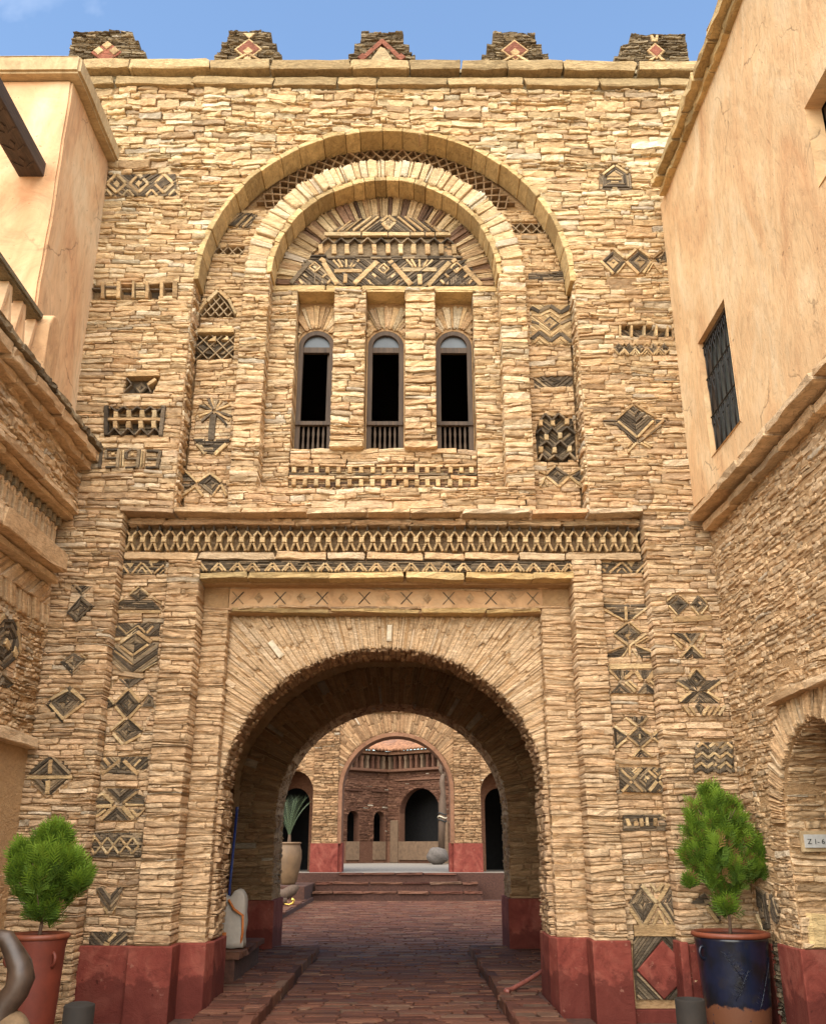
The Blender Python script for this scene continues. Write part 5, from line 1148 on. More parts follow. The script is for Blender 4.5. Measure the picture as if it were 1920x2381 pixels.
# ================================================================== stucco tower on the left
TW = thing('stucco_tower', 'peach stucco tower block with cement coping left of the gatehouse', 'building', (-5.4, 9.3, 6.0))
def subdbox(name, mat, parent, x0, x1, y0, y1, z0, z1, bev=.03, wob=.012, cuts=14):
    bm = bmesh.new(); bmesh.ops.create_cube(bm, size=1)
    for v in bm.verts: v.co = ((x0 + x1) / 2 + v.co.x * (x1 - x0), (y0 + y1) / 2 + v.co.y * (y1 - y0), (z0 + z1) / 2 + v.co.z * (z1 - z0))
    bmesh.ops.bevel(bm, geom=bm.edges[:], offset=bev, segments=2, affect='EDGES')
    bmesh.ops.subdivide_edges(bm, edges=[e for e in bm.edges if e.calc_length() > .5], cuts=cuts, use_grid_fill=True)
    for v in bm.verts:
        c = v.co; d = wob * (sin(c.x * 3.1 + c.z * 2.3) + sin(c.y * 4.3 - c.z * 3.7 + 1) + .6 * sin(c.z * 9 + c.y * 7 + c.x * 5))
        v.co.x += d * .6; v.co.y += d * .6
    c = np.array(((x0 + x1) / 2, (y0 + y1) / 2, z0)); me = bpy.data.meshes.new(name)
    bmesh.ops.translate(bm, verts=bm.verts, vec=-c); bm.to_mesh(me); bm.free()
    me.polygons.foreach_set('use_smooth', [True] * len(me.polygons)); 
    o = link(name, me, mat, parent, c); m_ = o.modifiers.new('es', 'EDGE_SPLIT'); m_.split_angle = radians(50); return o
subdbox('wall', M_STUCCO_L, TW, -8.0, -3.96, 8.57, 10.08, 5.9, 10.1, .025, .007)
subdbox('coping', M_CAP, TW, -8.1, -3.83, 8.43, 10.06, 10.09, 10.33, .03, .006)
subdbox('coping_top', M_CAP, TW, -8.1, -3.87, 8.47, 10.06, 10.325, 10.39, .03, .006)
# carved timber beam running from the tower towards the viewer
BM = thing('timber_beam', 'dark carved wooden beam sticking out of the peach tower wall', 'beam', (-4.25, 8.55, 8.7))
mb = MB(); mb.box(-4.40, -4.115, 4.6, 8.62, 8.705, 8.90); mb.build('beam', M_BEAM, BM, bevel=.012)
for i in range(14):
    y = 8.40 - i * .26
    for sg in (1, -1):
        mb = MB(); tilepoly(mb, [(-4.257 + sg * .015, y), (-4.257 + sg * .12, y - .09), (-4.257 + sg * .12, y - .06), (-4.257 + sg * .03, y + .02)], lambda a, b, n: (a, b, 8.705 - n), .012, -.01, .004); mb.build('carved_leaf', M_BEAM, BM)
    mb = MB(); tilepoly(mb, [(-4.257, y - .04), (-4.225, y - .1), (-4.257, y - .16), (-4.289, y - .1)], lambda a, b, n: (a, b, 8.705 - n), .014, -.01, .004); mb.build('carved_rosette', M_BEAM, BM)

# ================================================================== terrace wall on the left
LW = thing('terrace_wall', 'tan stone side wall with stepped ledges, tile fretwork and balustrade on the left', 'wall', (-4.0, 7.5, 0))
def TL(X): return lambda x, y: onX(x, y, X)
fl = lef(-3.96)
def lorn(elems, **k): return ornament(LW, None, 1, 0, elems, frame=fl, tf=TL(-3.96), key='left', **k)
lorn([('F', [(5, 1440), (25, 1440), (45, 1480), (35, 1530), (0, 1560), (-40, 1530), (-30, 1470)], 'c'), ('F', [(0, 1565), (25, 1590), (10, 1600), (-20, 1600)], 'c'), ('B', 5, 1490, 14, 1505, 8), ('B', 25, 1510, 32, 1525, 8), ('B', -30, 1470, 3, 1430, 5), ('B', 34, 1445, 40, 1520, 4)])
bl = Bag()
bl.add(C([rect(6.0, 9.97, 2.6, 3.86)], EXC['left'], (.05, .10), (.12, .34), back=.08, seed=121, prot=(.0, .035)), fl, rough=.016)
bl.add(C([rect(6.0, 9.97, 5.2, 5.72)], [], (.06, .12), (.2, .5), back=.1, seed=122, prot=(.0, .03)), lef(-3.80), rough=.014)
bl.add(C([rect(8.9, 9.97, .02, 1.35)], [], (.06, .12), (.15, .4), back=.06, seed=123, prot=(.0, .03)), lef(-3.99), rough=.014)
bl.build(LW, [M_RUBBLE], 'stone', 200)
for z0, z1, ang in ((3.865, 4.075, 110), (4.075, 4.29, 35)):
    for q in fillstrips(rect(6.3, 9.95, z0, z1), radians(ang), .05):
        mb = MB(); tilepoly(mb, q, fl, R.uniform(.0, .045), -.05, .008, None, .004)
        if mb.v: mb.build('herringbone_stone', M_RUBBLE, LW)
K = MB(); K.box(-8, -3.965, 3, 10.1, -.05, 4.6); K.box(-8, -4.03, 3, 10.1, 4.6, 5.15); K.box(-8, -3.808, 3, 10.1, 5.15, 5.95); K.build('wall_core', M_MORTAR, LW)
subdbox('clay_render', M_CLAY, LW, -4.3, -3.975, 4, 9.98, -.05, 2.56, .02, .008, 10)
blocks(LW, 'ledge_slab', M_RUBBLE, 5.0, 9.95, 2.56, 2.68, lef(-3.96), .12, .1, (.6, 1.2), 125, .012, .003)
blocks(LW, 'ledge_slab', M_RUBBLE, 5.0, 9.80, 4.30, 4.37, lef(-3.96), .14, .1, (.5, 1.1), 126, .012, .003)
blocks(LW, 'ledge_beam', M_RUBBLE, 5.0, 9.72, 4.37, 4.60, lef(-3.96), .25, .1, (1.5, 2.4), 127, .014, .002)
blocks(LW, 'ledge_slab', M_RUBBLE, 5.0, 9.97, 5.08, 5.14, lef(-3.96), .16, .1, (.5, 1.1), 128, .012, .003)
blocks(LW, 'ledge_slab', M_RUBBLE, 5.0, 9.90, 5.14, 5.22, lef(-3.96), .24, .1, (.5, 1.1), 129, .012, .003)
blocks(LW, 'cornice_slab', M_RUBBLE, 5.0, 9.97, 5.70, 5.80, lef(-3.96), .27, .1, (.45, .9), 130, .016, .004)
blocks(LW, 'cornice_slab', M_RUBBLE, 5.0, 9.97, 5.81, 5.93, lef(-3.96), .36, .1, (.45, .9), 131, .016, .004)
blocks(LW, 'weathered_coping', M_MERLON, 5.0, 9.97, 5.94, 6.02, lef(-3.96), .38, .3, (.2, .5), 132, .016, .004)
# tile fretwork
mb = MB(); mb.box(-4.06, -4.02, 5, 10.0, 4.58, 5.1); mb.build('fret_back', M_RUBBLE, LW)
def lproto(poly, mat, nm, h):
    m_ = MB(); tilepoly(m_, poly, lef(-3.93), h, -.1, .006); me, c = m_.mesh(nm, True); me.materials.append(mat); return me, c, nm
lp = [lproto(rect(-.042, .042, 4.74, 4.90), M_RUBBLE, 'fret_tile', .02)]
for s in (1, -1):
    lp.append(lproto(barpoly((s * .02, 4.91), (s * .07, 4.98), .018), M_RUBBLE, 'fret_tile', .015)); lp.append(lproto(barpoly((s * .02, 4.73), (s * .07, 4.63), .018), M_RUBBLE, 'fret_tile', .015))
lp.append(lproto([(.035, 4.97), (.115, 4.97), (.115, 5.05), (.075, 5.08), (.035, 5.05)], M_MERLON, 'fret_cap', .03))
for i in range(30):
    for me, c, nm in lp:
        o_ = bpy.data.objects.new(nm, me); col.objects.link(o_); o_.parent = LW; o_.location = np.array([R.uniform(-.006, .006), 5.35 + .152 * i + R.uniform(-.006, .006), 0]) + c - wloc(LW); o_.rotation_euler = (R.uniform(-.05, .05), 0, 0)
# balustrade of the terrace
subdbox('handrail', M_OLDCAP, LW, -4.0, -3.80, 4.5, 8.42, 6.74, 6.83, .02, .003, 6)
for i in range(11):
    y = 5.0 + i * .34
    for s in (1, -1):
        mb = MB(); tilepoly(mb, barpoly((y + s * .015, 6.73), (y + s * .155, 6.06), .026), lef(-3.9), .05, -.05, .006); mb.build('baluster_tile', M_STUCCO_L, LW)
mb = MB(); prism(mb, [(8.40, 6.0), (8.72, 6.0), (8.72, 6.62)] + arcpts(8.56, 6.62, .16, .26, 0, pi, 10) + [(8.40, 6.62)], lef(-3.94), -.02, .22); mb.build('newel_post', M_CLAY, LW, bevel=.02)

# ================================================================== house on the right
RW = thing('stucco_house', 'yellow stucco house over a rough stone ground floor on the right', 'building', (3.4, 7.5, 0))
XS, XW = 3.27, 3.43
def wallholes(name, mat, parent, fr, a0, a1, b0, b1, holes, depth, cut=.22):
    """plastered wall with reveals round rectangular openings, slightly uneven"""
    mb = MB(); A = sorted({a0, a1} | {h[0] for h in holes} | {h[1] for h in holes}); B = sorted({b0, b1} | {h[2] for h in holes} | {h[3] for h in holes})
    def fine(v):
        o = []
        for p, q in zip(v[:-1], v[1:]):
            k = max(1, int(round((q - p) / cut))); o += [p + (q - p) * i / k for i in range(k)]
        return o + [v[-1]]
    A, B = fine(A), fine(B); ia = {}; vs = []; fs = []
    for i, a in enumerate(A):
        for j, b in enumerate(B): vs.append(fr(a, b, .006 * (sin(a * 3 + b * 2) + sin(b * 5 - a * 4)) if 0 < i < len(A) - 1 else 0))
    nb = len(B)
    for i in range(len(A) - 1):
        for j in range(nb - 1):
            ca, cb = (A[i] + A[i + 1]) / 2, (B[j] + B[j + 1]) / 2
            if any(h[0] < ca < h[1] and h[2] < cb < h[3] for h in holes): continue
            fs.append((i * nb + j, (i + 1) * nb + j, (i + 1) * nb + j + 1, i * nb + j + 1))
    mb.add(vs, fs)
    for h in holes:
        c4 = [(h[0], h[2]), (h[1], h[2]), (h[1], h[3]), (h[0], h[3])]
        for p, q in zip(c4, c4[1:] + c4[:1]): mb.add([fr(*p, .012), fr(*q, .012), fr(*q, -depth), fr(*p, -depth)], [(0, 1, 2, 3)])
    for (p, q) in (((a0, b0), (a1, b0)), ((a1, b0), (a1, b1)), ((a1, b1), (a0, b1))): mb.add([fr(*p, 0), fr(*q, 0), fr(*q, -.5), fr(*p, -.5)], [(0, 1, 2, 3)])
    return mb.build(name, mat, parent, smooth=False)
W1 = (8.26, 9.18, 5.545, 6.94); W2 = (4.9, 6.05, 6.54, 7.33)
wallholes('stucco_wall', M_STUCCO_R, RW, rig(XS), 2.0, 9.98, 5.12, 9.46, [W1, W2], .13)
mb = MB(); mb.box(XS + .5, 9, 2, 10.1, 5.1, 9.4); mb.build('house_core', M_DARK, RW)
def window_grille(h, name):
    w = bpy.data.objects.new(name, None); col.objects.link(w); w.parent = RW; w.location = np.array((XS, h[0], h[2])) - wloc(RW)
    fr = rig(XS); y0, y1, z0, z1 = h
    mb = MB(); prism(mb, rect(y0, y1, z0, z1), fr, -.17, -.125); mb.build('shutter', M_SHUT, w)
    for k_ in range(1, 5):
        y = y0 + (y1 - y0) * k_ / 5; mb = MB(); prism(mb, rect(y - .012, y + .012, z0, z1), fr, -.125, -.112); mb.build('shutter_batten', M_SHUT, w)
    for r_ in (rect(y0, y0 + .05, z0, z1), rect(y1 - .05, y1, z0, z1), rect(y0, y1, z1 - .05, z1), rect(y0, y1, z0, z0 + .04)):
        mb = MB(); prism(mb, r_, fr, -.12, -.05); mb.build('window_frame', M_WOOD, w)
    zs = [z0 + .05, z0 + (z1 - z0) * .34, z0 + (z1 - z0) * .67, z1 - .06]
    for z in zs:
        mb = MB(); tube(mb, [fr(y0, z, -.04), fr(y1, z, -.04)], .009, 6); mb.build('grille_bar', M_IRON, w)
    n_ = 6
    for lv in range(3):
        za, zb2 = zs[lv], zs[lv + 1]
        for i in range(n_):
            y = y0 + (y1 - y0) * (i + .5) / n_; s = (y1 - y0) / n_ * .42
            for sg in (1, -1):
                pts = [fr(y + sg * s * .15, za, -.04), fr(y + sg * s * .2, za + (zb2 - za) * .5, -.04), fr(y + sg * s * .8, zb2 - .10, -.04)]
                pts += [fr(y + sg * (s * .45) + sg * s * .42 * cos(t), zb2 - .07 + .05 * sin(t), -.04) for t in np.linspace(0, 4.6, 8)]
                mb = MB(); tube(mb, pts, .006, 5); mb.build('grille_scroll', M_IRON, w, smooth=True)
            if lv == 1:
                mb = MB(); tube(mb, [fr(y, za, -.04), fr(y, zb2, -.04)], .006, 5); mb.build('grille_bar', M_IRON, w)
window_grille(W1, 'grilled_window')
w2 = MB(); prism(w2, rect(*W2), rig(XS), -.24, -.215); w2.build('upper_shutter', M_SHUT, RW)
w2 = MB(); prism(w2, rect(W2[1] - .07, W2[1], W2[2], W2[3]), rig(XS), -.215, -.15); w2.build('upper_frame', M_WOOD, RW)
mb = MB(); prism(mb, rect(W1[0] - .02, W1[0] + .0, W1[2] - .02, W1[3] + .02), rig(XS), -.05, .006); mb.build('reveal_trim', M_PLASTER, RW)
blocks(RW, 'coping_slab', M_SLAB, 3.0, 9.74, 9.40, 9.50, rig(XS), .07, .1, (.35, .7), 141, .016, .004)
blocks(RW, 'coping_slab', M_SLAB, 3.0, 9.70, 9.50, 9.63, rig(XS), .17, .1, (.4, .8), 142, .016, .004)
blocks(RW, 'cornice_slab', M_RUBBLE, 3.0, 9.93, 5.06, 5.15, rig(XW), .25, .1, (.5, 1.1), 143, .014, .003)
blocks(RW, 'cornice_slab', M_RUBBLE, 3.0, 9.88, 4.93, 5.03, rig(XW), .11, .1, (.45, 1.0), 144, .014, .004)
CY, HD, ZD, RD = 8.0, .86, 1.80, .82
door = notch(CY, HD, ZD, RD, -.1)
fw = rig(XW)
ornament(RW, None, 1, 0, [('F', [(1762, 2062), (1782, 2075), (1795, 2160), (1775, 2165), (1765, 2110)], 'c'), ('F', [(1795, 2080), (1815, 2110), (1812, 2150), (1798, 2140)], 60), ('B', 1765, 2130, 1790, 2180, 5), ('B', 1800, 2090, 1795, 2120, 4)], frame=fw, tf=lambda x, y: onX(x, y, XW), key='right')
br = Bag()
dring = notch(CY, HD + .3, ZD, RD + .3, ZD - .05)
br.add(C([rect(5.2, 9.97, .72, 5.0)], [door, dring] + EXC['right'], (.035, .085), (.12, .38), back=.06, seed=151, prot=(-.006, .016), band=(.14, .3), seg=(.5, 1.3)), fw, gap=.0015, rough=.011, lay=.7, tilt=.25)
br.add(radial(CY, ZD, HD, lambda t: HD + .32, .0, pi, (.035, .07), (.32, .4), (.0, .04), .08, 152, thinp=.4), fw, polar_map(CY, ZD, 1, RD / HD), wave=False, gap=.003, rough=.014)
br.add(C([rect(XW, 4.75, .75, 2.7)], [], (.05, .11), (.16, .45), back=.08, seed=153, prot=(.0, .035)), fac(CY + HD), rough=.016)
br.add(C([rect(XW + .02, 4.7, .02, pi - .02)], [], (.03, .06), (.2, .4), band=(.2, .3), back=.05, seed=154, prot=(-.01, .02)), lambda a, b, n: (a, CY + (HD - n) * np.cos(b), ZD + (RD - n) * np.sin(b)), wave=False, gap=.002)
br.build(RW, [M_RUBBLE], 'stone', 300)
K = MB()
prism(K, [(2.0, -.05), (CY - HD, -.05), (CY - HD, ZD)] + arcpts(CY, ZD, HD, RD, pi, 0, 24)[0:] + [(CY + HD, -.05), (10.1, -.05), (10.1, 5.1), (2.0, 5.1)], rig(4.8), 0, 4.8 - XW - .003)
K.build('wall_core', M_MORTAR, RW)
mb = MB(); mb.box(4.72, 4.85, 6.9, 9.0, -.05, 2.8); mb.build('door_leaf', M_WOOD, RW)
blocks(RW, 'door_hood', M_RUBBLE, 6.6, 8.70, 2.83, 2.90, fw, .12, .05, (.9, 1.4), 155, .01, .002)
plinth(RW, [(XW - .03, 8.83), (XW - .03, 9.38), (4.75, 9.38), (4.75, 8.83)], -.04, .76)
plinth(RW, [(XW - .025, 9.55), (XW - .025, 9.96), (3.7, 9.96), (3.7, 9.55)], -.04, .74)
blq = Bag(); blq.add(C([rect(9.38, 9.55, .0, .78)], [], (.04, .08), (.08, .16), back=.05, seed=156, seg=(1, 2)), fw); blq.build(RW, [M_SLATE], 'slate_stone', 20, 'slate_stones')
mb = MB(); tilepoly(mb, rect(XW + .06, 4.5, .77, 1.05), fac(CY + HD), .05, -.02, .02, (.9, .9, .97, 1)); mb.build('corner_block', M_SLAB, RW)

# door number plaque on the jamb
PQ = thing('door_plaque', 'small grey plaque reading Z 1- 6 on the right door jamb', 'sign', (3.75, 8.8, 1.62))
pa, pb = onY(1866, 1941, 8.80), onY(1922, 1972, 8.80)
mb = MB(); mb.box(pa[0] - .025, pa[0] + .36, 8.79, 8.83, pb[1] - .035, pa[1] + .03); mb.build('mount', M_CAP, PQ, bevel=.004)
mb = MB(); mb.box(pa[0], pa[0] + .33, 8.775, 8.80, pb[1], pa[1]); mb.build('plate', M_PLAQUE, PQ, bevel=.002)
tcv = bpy.data.curves.new('lettering', 'FONT'); tcv.body = 'Z 1- 6'; tcv.size = .062; tcv.extrude = .001; tcv.space_character = 1.0
to = bpy.data.objects.new('lettering', tcv); col.objects.link(to); to.parent = PQ; to.rotation_euler = (pi / 2, 0, 0); to.location = np.array((pa[0] + .022, 8.772, (pa[1] + pb[1]) / 2 - .024)) - wloc(PQ); tcv.materials.append(M_LETTER)
deps = bpy.context.evaluated_depsgraph_get(); tme = bpy.data.meshes.new_from_object(to.evaluated_get(deps))
to2 = bpy.data.objects.new('lettering', tme); col.objects.link(to2); to2.parent = PQ; to2.rotation_euler = to.rotation_euler; to2.location = to.location; bpy.data.objects.remove(to); to2.name = 'lettering'

# ================================================================== pots and shrubs
def pot(name, label, c, prof, mat, rimr, rimz, handles, rimt=.024, soil=True):
    t = thing(name, label, 'plant pot', c)
    mb = MB(); lathe(mb, prof, c, 48); mb.build('body', mat, t, smooth=True)
    mb = MB(); n = 48; m_ = 10
    for i in range(n):
        pass
    pts = [(c[0] + rimr * cos(2 * pi * i / 40), c[1] + rimr * sin(2 * pi * i / 40), c[2] + rimz) for i in range(41)]
    tube(mb, pts, rimt, 10, False); mb.build('rim', M_RIM, t, smooth=True)
    mb = MB(); vs = [(c[0] + (rimr - .01) * cos(2 * pi * i / 32), c[1] + (rimr - .01) * sin(2 * pi * i / 32), c[2] + rimz - .04) for i in range(32)]; mb.add(vs, [tuple(range(32))]); mb.build('soil', M_SOIL, t)
    for ang, r0, z in handles:
        d = np.array((cos(ang), sin(ang), 0)); mb = MB()
        tube(mb, [np.array(c) + d * (r0 - .01 + .05 * sin(u)) + np.array((0, 0, z + .055 * cos(u))) + np.array((-d[1], d[0], 0)) * .0 for u in np.linspace(0, pi, 10)], .014, 8); mb.build('handle', mat, t, smooth=True)
    return t
PLp = (-3.11, 8.60, 0.0)
pot('terracotta_pot', 'tall red terracotta pot with a rolled rim and small ring handle at left', PLp, [(.17, -.02), (.19, .05), (.205, .3), (.215, .6), (.222, .8), (.235, .86), (.232, .90), (.205, .89)], M_TERRA, .230, .89, [(radians(-35), .212, .72), (radians(215), .212, .72)])
PRp = (3.03, 9.53, 0.0)
bp = pot('glazed_pot', 'dark blue glazed pot with incised leaves and terracotta rim at right', PRp, [(.235, -.02), (.265, .02), (.285, .12), (.30, .3), (.312, .5), (.322, .7), (.333, .78), (.338, .82), (.31, .82)], M_GLAZE, .336, .828, [(radians(200), .322, .68)])
for k_, (an, z0, ln, sg) in enumerate(((-110, .30, .26, 1), (-70, .22, .30, 1), (-95, .48, .22, -1), (-55, .40, .24, 1))):
    mb = MB(); pts = []
    for i in range(9):
        u = i / 8; a_ = radians(an + sg * u * 26); z = z0 + ln * u; r_ = .298 + .06 * (z - .25) + .002; pts.append((PRp[0] + r_ * cos(a_), PRp[1] + r_ * sin(a_), z))
    tube(mb, pts, .0028, 5)
    for i in range(1, 8):
        for s2 in (1, -1):
            u = i / 8; pp = []
            for j in range(3):
                a_ = radians(an + sg * u * 26 + s2 * j * 4.0); z = z0 + ln * u + j * .018; r_ = .298 + .06 * (z - .25) + .002; pp.append((PRp[0] + r_ * cos(a_), PRp[1] + r_ * sin(a_), z))
            tube(mb, pp, .002, 4)
    mb.build('incised_leaf', M_IRON if False else M_GLAZE, bp, smooth=True)

def thuja(name, label, base, blobs, trunk_top, seed, brown=0.02):
    """upright shrub of flat scaly sprays: blobs = (x, z, r, height factor) relative to the base"""
    t = thing(name, label, 'shrub', base, 'potted thuja shrubs'); rg = np.random.RandomState(seed); rr = random.Random(seed)
    mb = MB(); b = np.array(base)
    tube(mb, [b + (0, 0, -.03), b + (.01, .0, .15), b + (-.01, .01, .35), b + np.array((0, 0, trunk_top))], [.018, .014, .011, .005], 7)
    for i in range(16):
        h = rr.uniform(.08, trunk_top * .9); a_ = rr.uniform(0, 2 * pi); l = rr.uniform(.1, .26)
        tube(mb, [b + (0, 0, h), b + (cos(a_) * l * .5, sin(a_) * l * .5, h + l * .6), b + (cos(a_) * l, sin(a_) * l, h + l * 1.2)], [.007, .005, .003], 5)
    mb.build('trunk', M_BARK, t, smooth=True)
    V = []; T_ = []; Fc = []; more = []
    for bx, by, bz, r, hf in blobs:
        more.append((bx, by, bz, r * .6, hf))
        for _ in range(8):
            d = rg.normal(size=3); d[2] = abs(d[2]) * .8 - .25; d /= np.linalg.norm(d)
            more.append((bx + d[0] * r * .8, by + d[1] * r * .8, bz + d[2] * r * hf * .8, r * rg.uniform(.22, .40), rg.uniform(1.8, 2.9)))
    for bx, by, bz, r, hf in more:
        nsp = int(230 * r / .2)
        for _ in range(nsp):
            d = rg.normal(size=3); d /= np.linalg.norm(d); rad = r * rg.uniform(.25, 1) ** .6
            p = b + np.array((bx, by, bz)) + d * rad * np.array((1, 1, hf)); out = rad / r
            ax = np.array((d[0] * .65, d[1] * .65, .9)) + rg.normal(size=3) * .25; ax /= np.linalg.norm(ax)
            sd_ = np.cross(ax, rg.normal(size=3)); sd_ /= np.linalg.norm(sd_)
            L_ = rg.uniform(.07, .15); light = np.clip(.36 + .30 * out + .28 * d[2] + rg.normal() * .12, 0, .93)
            if rg.rand() < brown * (1.6 - out): light = rg.uniform(.96, 1)
            for k_ in range(7):
                u = k_ / 6; s2 = 1 if k_ % 2 else -1
                p0 = p + ax * L_ * u * .75; dirn = ax * .8 + sd_ * s2 * (.75 if k_ < 6 else 0); ln = L_ * (.55 - .25 * u) + .012
                w = np.cross(dirn, np.cross(ax, sd_)); w = w / (np.linalg.norm(w) + 1e-9) * .0044
                o = len(V); V += [p0 - w, p0 + w, p0 + dirn * ln * .6 + w * .9, p0 + dirn * ln, p0 + dirn * ln * .6 - w * .9]; Fc.append((o, o + 1, o + 2, o + 3, o + 4)); T_ += [(rg.rand(), light, .5, 1)] * 5
    me = bpy.data.meshes.new('foliage'); V = np.array(V) - b; me.from_pydata(V.tolist(), [], Fc); set_tint(me, T_)
    link('foliage', me, M_LEAF, t, b); return t
thuja('thuja_shrub', 'rounded green thuja shrub growing in the red terracotta pot', (-3.11, 8.60, .88),
      [(0, 0, .16, .10, 1.3), (-.06, 0, .30, .14, 1.2), (.10, .02, .34, .15, 1.1), (-.16, .0, .46, .15, 1.2), (.02, -.05, .46, .20, 1.1), (.17, .02, .46, .15, 1.1), (-.04, 0, .62, .15, 1.2), (.02, .02, .72, .10, 1.2), (-.24, 0, .58, .08, 1.5), (.27, .0, .42, .08, 1.2), (.0, .1, .5, .2, 1)], .6, 3, .01)
thuja('thuja_shrub', 'tall ragged thuja shrub with brown twigs in the blue glazed pot', (3.03, 9.53, .82),
      [(-.03, 0, .20, .07, 1.6), (.05, 0, .38, .10, 1.3), (-.15, .0, .52, .13, 1.1), (.10, -.03, .56, .17, 1.0), (.27, .0, .56, .12, 1.0), (-.24, .0, .66, .11, 1.3), (-.06, -.05, .72, .18, 1.1), (.20, .02, .74, .14, 1.1), (.34, .02, .70, .09, 1.2), (-.16, .0, .92, .15, 1.2), (.06, .0, .98, .15, 1.2), (-.02, .0, 1.16, .10, 1.4), (-.05, 0, 1.24, .05, 1.4), (.12, 0, 1.08, .07, 1.3), (-.33, 0, .42, .03, 1.5)], 1.0, 4, .09)

# ================================================================== small things
def bollard(x, y, r, h, label, open_):
    t = thing('metal_bollard', label, 'bollard', (x, y, 0), 'bronze metal bollards in the foreground')
    mb = MB(); prof = [(r, -.02), (r, .02), (r, h - .01), (r - .004, h)] + ([(r - .012, h), (r - .014, h - .25)] if open_ else [(r * .6, h + .012), (.01, h + .016)])
    lathe(mb, prof, (x, y, 0), 36); mb.build('tube', M_BOLL, t, smooth=True)
    mb = MB(); lathe(mb, [(r + .03, -.02), (r + .03, .015), (r, .02)], (x, y, 0), 36); mb.build('base_ring', M_BOLL, t)
bollard(-2.14, 6.8, .098, .63, 'closed dark metal bollard in front of the left red plinth', False)
bollard(1.85, 6.8, .096, .66, 'open topped brown metal tube in front of the blue pot', True)
# swan-necked driftwood sculpture
SW = thing('driftwood_sculpture', 'polished driftwood sculpture with a curved swan neck at lower left', 'sculpture', (-3.0, 7.0, 0))
ys = 7.05
def sp(u, v, dy=0): a = onY(u, v, ys + dy); return (a[0], ys + dy, a[1])
mb = MB(); tube(mb, [sp(-55, 2235), sp(-45, 2200), sp(-15, 2178), sp(15, 2184), sp(32, 2215), sp(46, 2245), sp(50, 2275), sp(38, 2305), sp(15, 2335), sp(-5, 2365), sp(-15, 2400)], [.035, .05, .055, .06, .068, .082, .09, .085, .085, .09, .11], 14); mb.build('neck', M_SWAN, SW, smooth=True)
mb = MB(); tube(mb, [sp(-60, 2230), sp(-35, 2250), sp(5, 2228)], [.04, .045, .006], 8); mb.build('beak', M_SWAN, SW, smooth=True)
bmx = bmesh.new(); bmesh.ops.create_icosphere(bmx, subdivisions=4, radius=1.0)
a = onY(0, 2420, ys)
for v in bmx.verts:
    c = v.co; f = 1 + .12 * sin(c.x * 5 + c.y * 3) + .08 * sin(c.z * 7 + c.x * 4)
    v.co = (c.x * .27 * f, c.y * .25 * f, c.z * .22 * f)
me = bpy.data.meshes.new('base'); bmx.to_mesh(me); bmx.free(); me.polygons.foreach_set('use_smooth', [True] * len(me.polygons)); link('base', me, M_SWANBASE, SW, (a[0], ys, .30))
mb = MB(); mb.box(a[0] - .15, a[0] + .15, ys - .15, ys + .15, -.02, .2); mb.build('foot', M_SWANBASE, SW, bevel=.03)

# bench, sack and pole left of the passage
BN = thing('stone_bench', 'low dark stone bench inside the passage on the left', 'bench', (-2.6, 13.0, .1))
mb = MB(); mb.box(-3.7, -2.03, 12.05, 13.95, .08, .36); mb.build('bench_base', M_EARTH, BN)
blocks(BN, 'bench_slab', M_PAVE, 12.0, 14.0, .34, .43, lef(-2.03), .05, 1.5, (.5, .8), 161, .014)
SK = thing('woven_sack', 'white woven sack with orange stripe standing on the stone bench', 'sack', (-2.2, 12.6, .43))
bmx = bmesh.new(); bmesh.ops.create_cube(bmx, size=1); bmesh.ops.subdivide_edges(bmx, edges=bmx.edges[:], cuts=9, use_grid_fill=True)
for v in bmx.verts:
    x, y, z = v.co; h = z + .5; f = 1.02 - .10 * h + .05 * sin(h * 5)
    sq = 1 / max(1, (abs(2 * x) ** 6 + abs(2 * y) ** 6) ** (1 / 6)); n_ = .006 * (sin(x * 13 + z * 7) + sin(z * 15 + y * 9) + sin(x * 7 - y * 11))
    v.co = (x * .34 * f * sq + n_ + .02 * h, y * .26 * f * sq + n_ * .7, h * (.62 + .05 * sin(x * 8)) + n_ * .5)
me = bpy.data.meshes.new('sack'); bmx.to_mesh(me); bmx.free(); me.polygons.foreach_set('use_smooth', [True] * len(me.polygons)); link('bag', me, M_SACK, SK, (-2.19, 12.6, .43))
mb = MB(); tube(mb, [(-2.22, 12.455, .98), (-2.14, 12.44, .87), (-2.03, 12.445, .80), (-2.025, 12.47, .6), (-2.05, 12.5, .46)], .016, 6); mb.build('orange_stripe', M_ORANGE, SK, smooth=True)
mb = MB(); mb.box(-2.27, -2.22, 12.435, 12.45, .56, .61); mb.build('printed_mark', M_ORANGE, SK)
BPl = thing('blue_pole', 'thin blue pole leaning in the dark corner of the passage', 'pole', (-2.4, 13.5, .43))
mb = MB(); tube(mb, [(-2.40, 13.45, .43), (-2.40, 13.52, 1.2), (-2.38, 13.58, 2.08)], .018, 8); mb.build('shaft', M_BLUE, BPl, smooth=True)
mb = MB(); tube(mb, [(-2.38, 13.575, 2.06), (-2.38, 13.58, 2.12)], .022, 8); mb.build('end_cap', M_BLUE, BPl)
mb = MB(); tube(mb, [(2.3, 12.2, .14), (1.95, 11.95, .33), (1.6, 11.72, .30), (1.35, 11.5, .2), (1.14, 11.33, .13), (1.07, 11.28, .125), (1.06, 11.22, .125), (1.10, 11.19, .125)], .024, 10)
tag(mb.build('garden_hose', M_HOSE, smooth=True), 'pink hose end lying on the right raised pavement', 'hose')
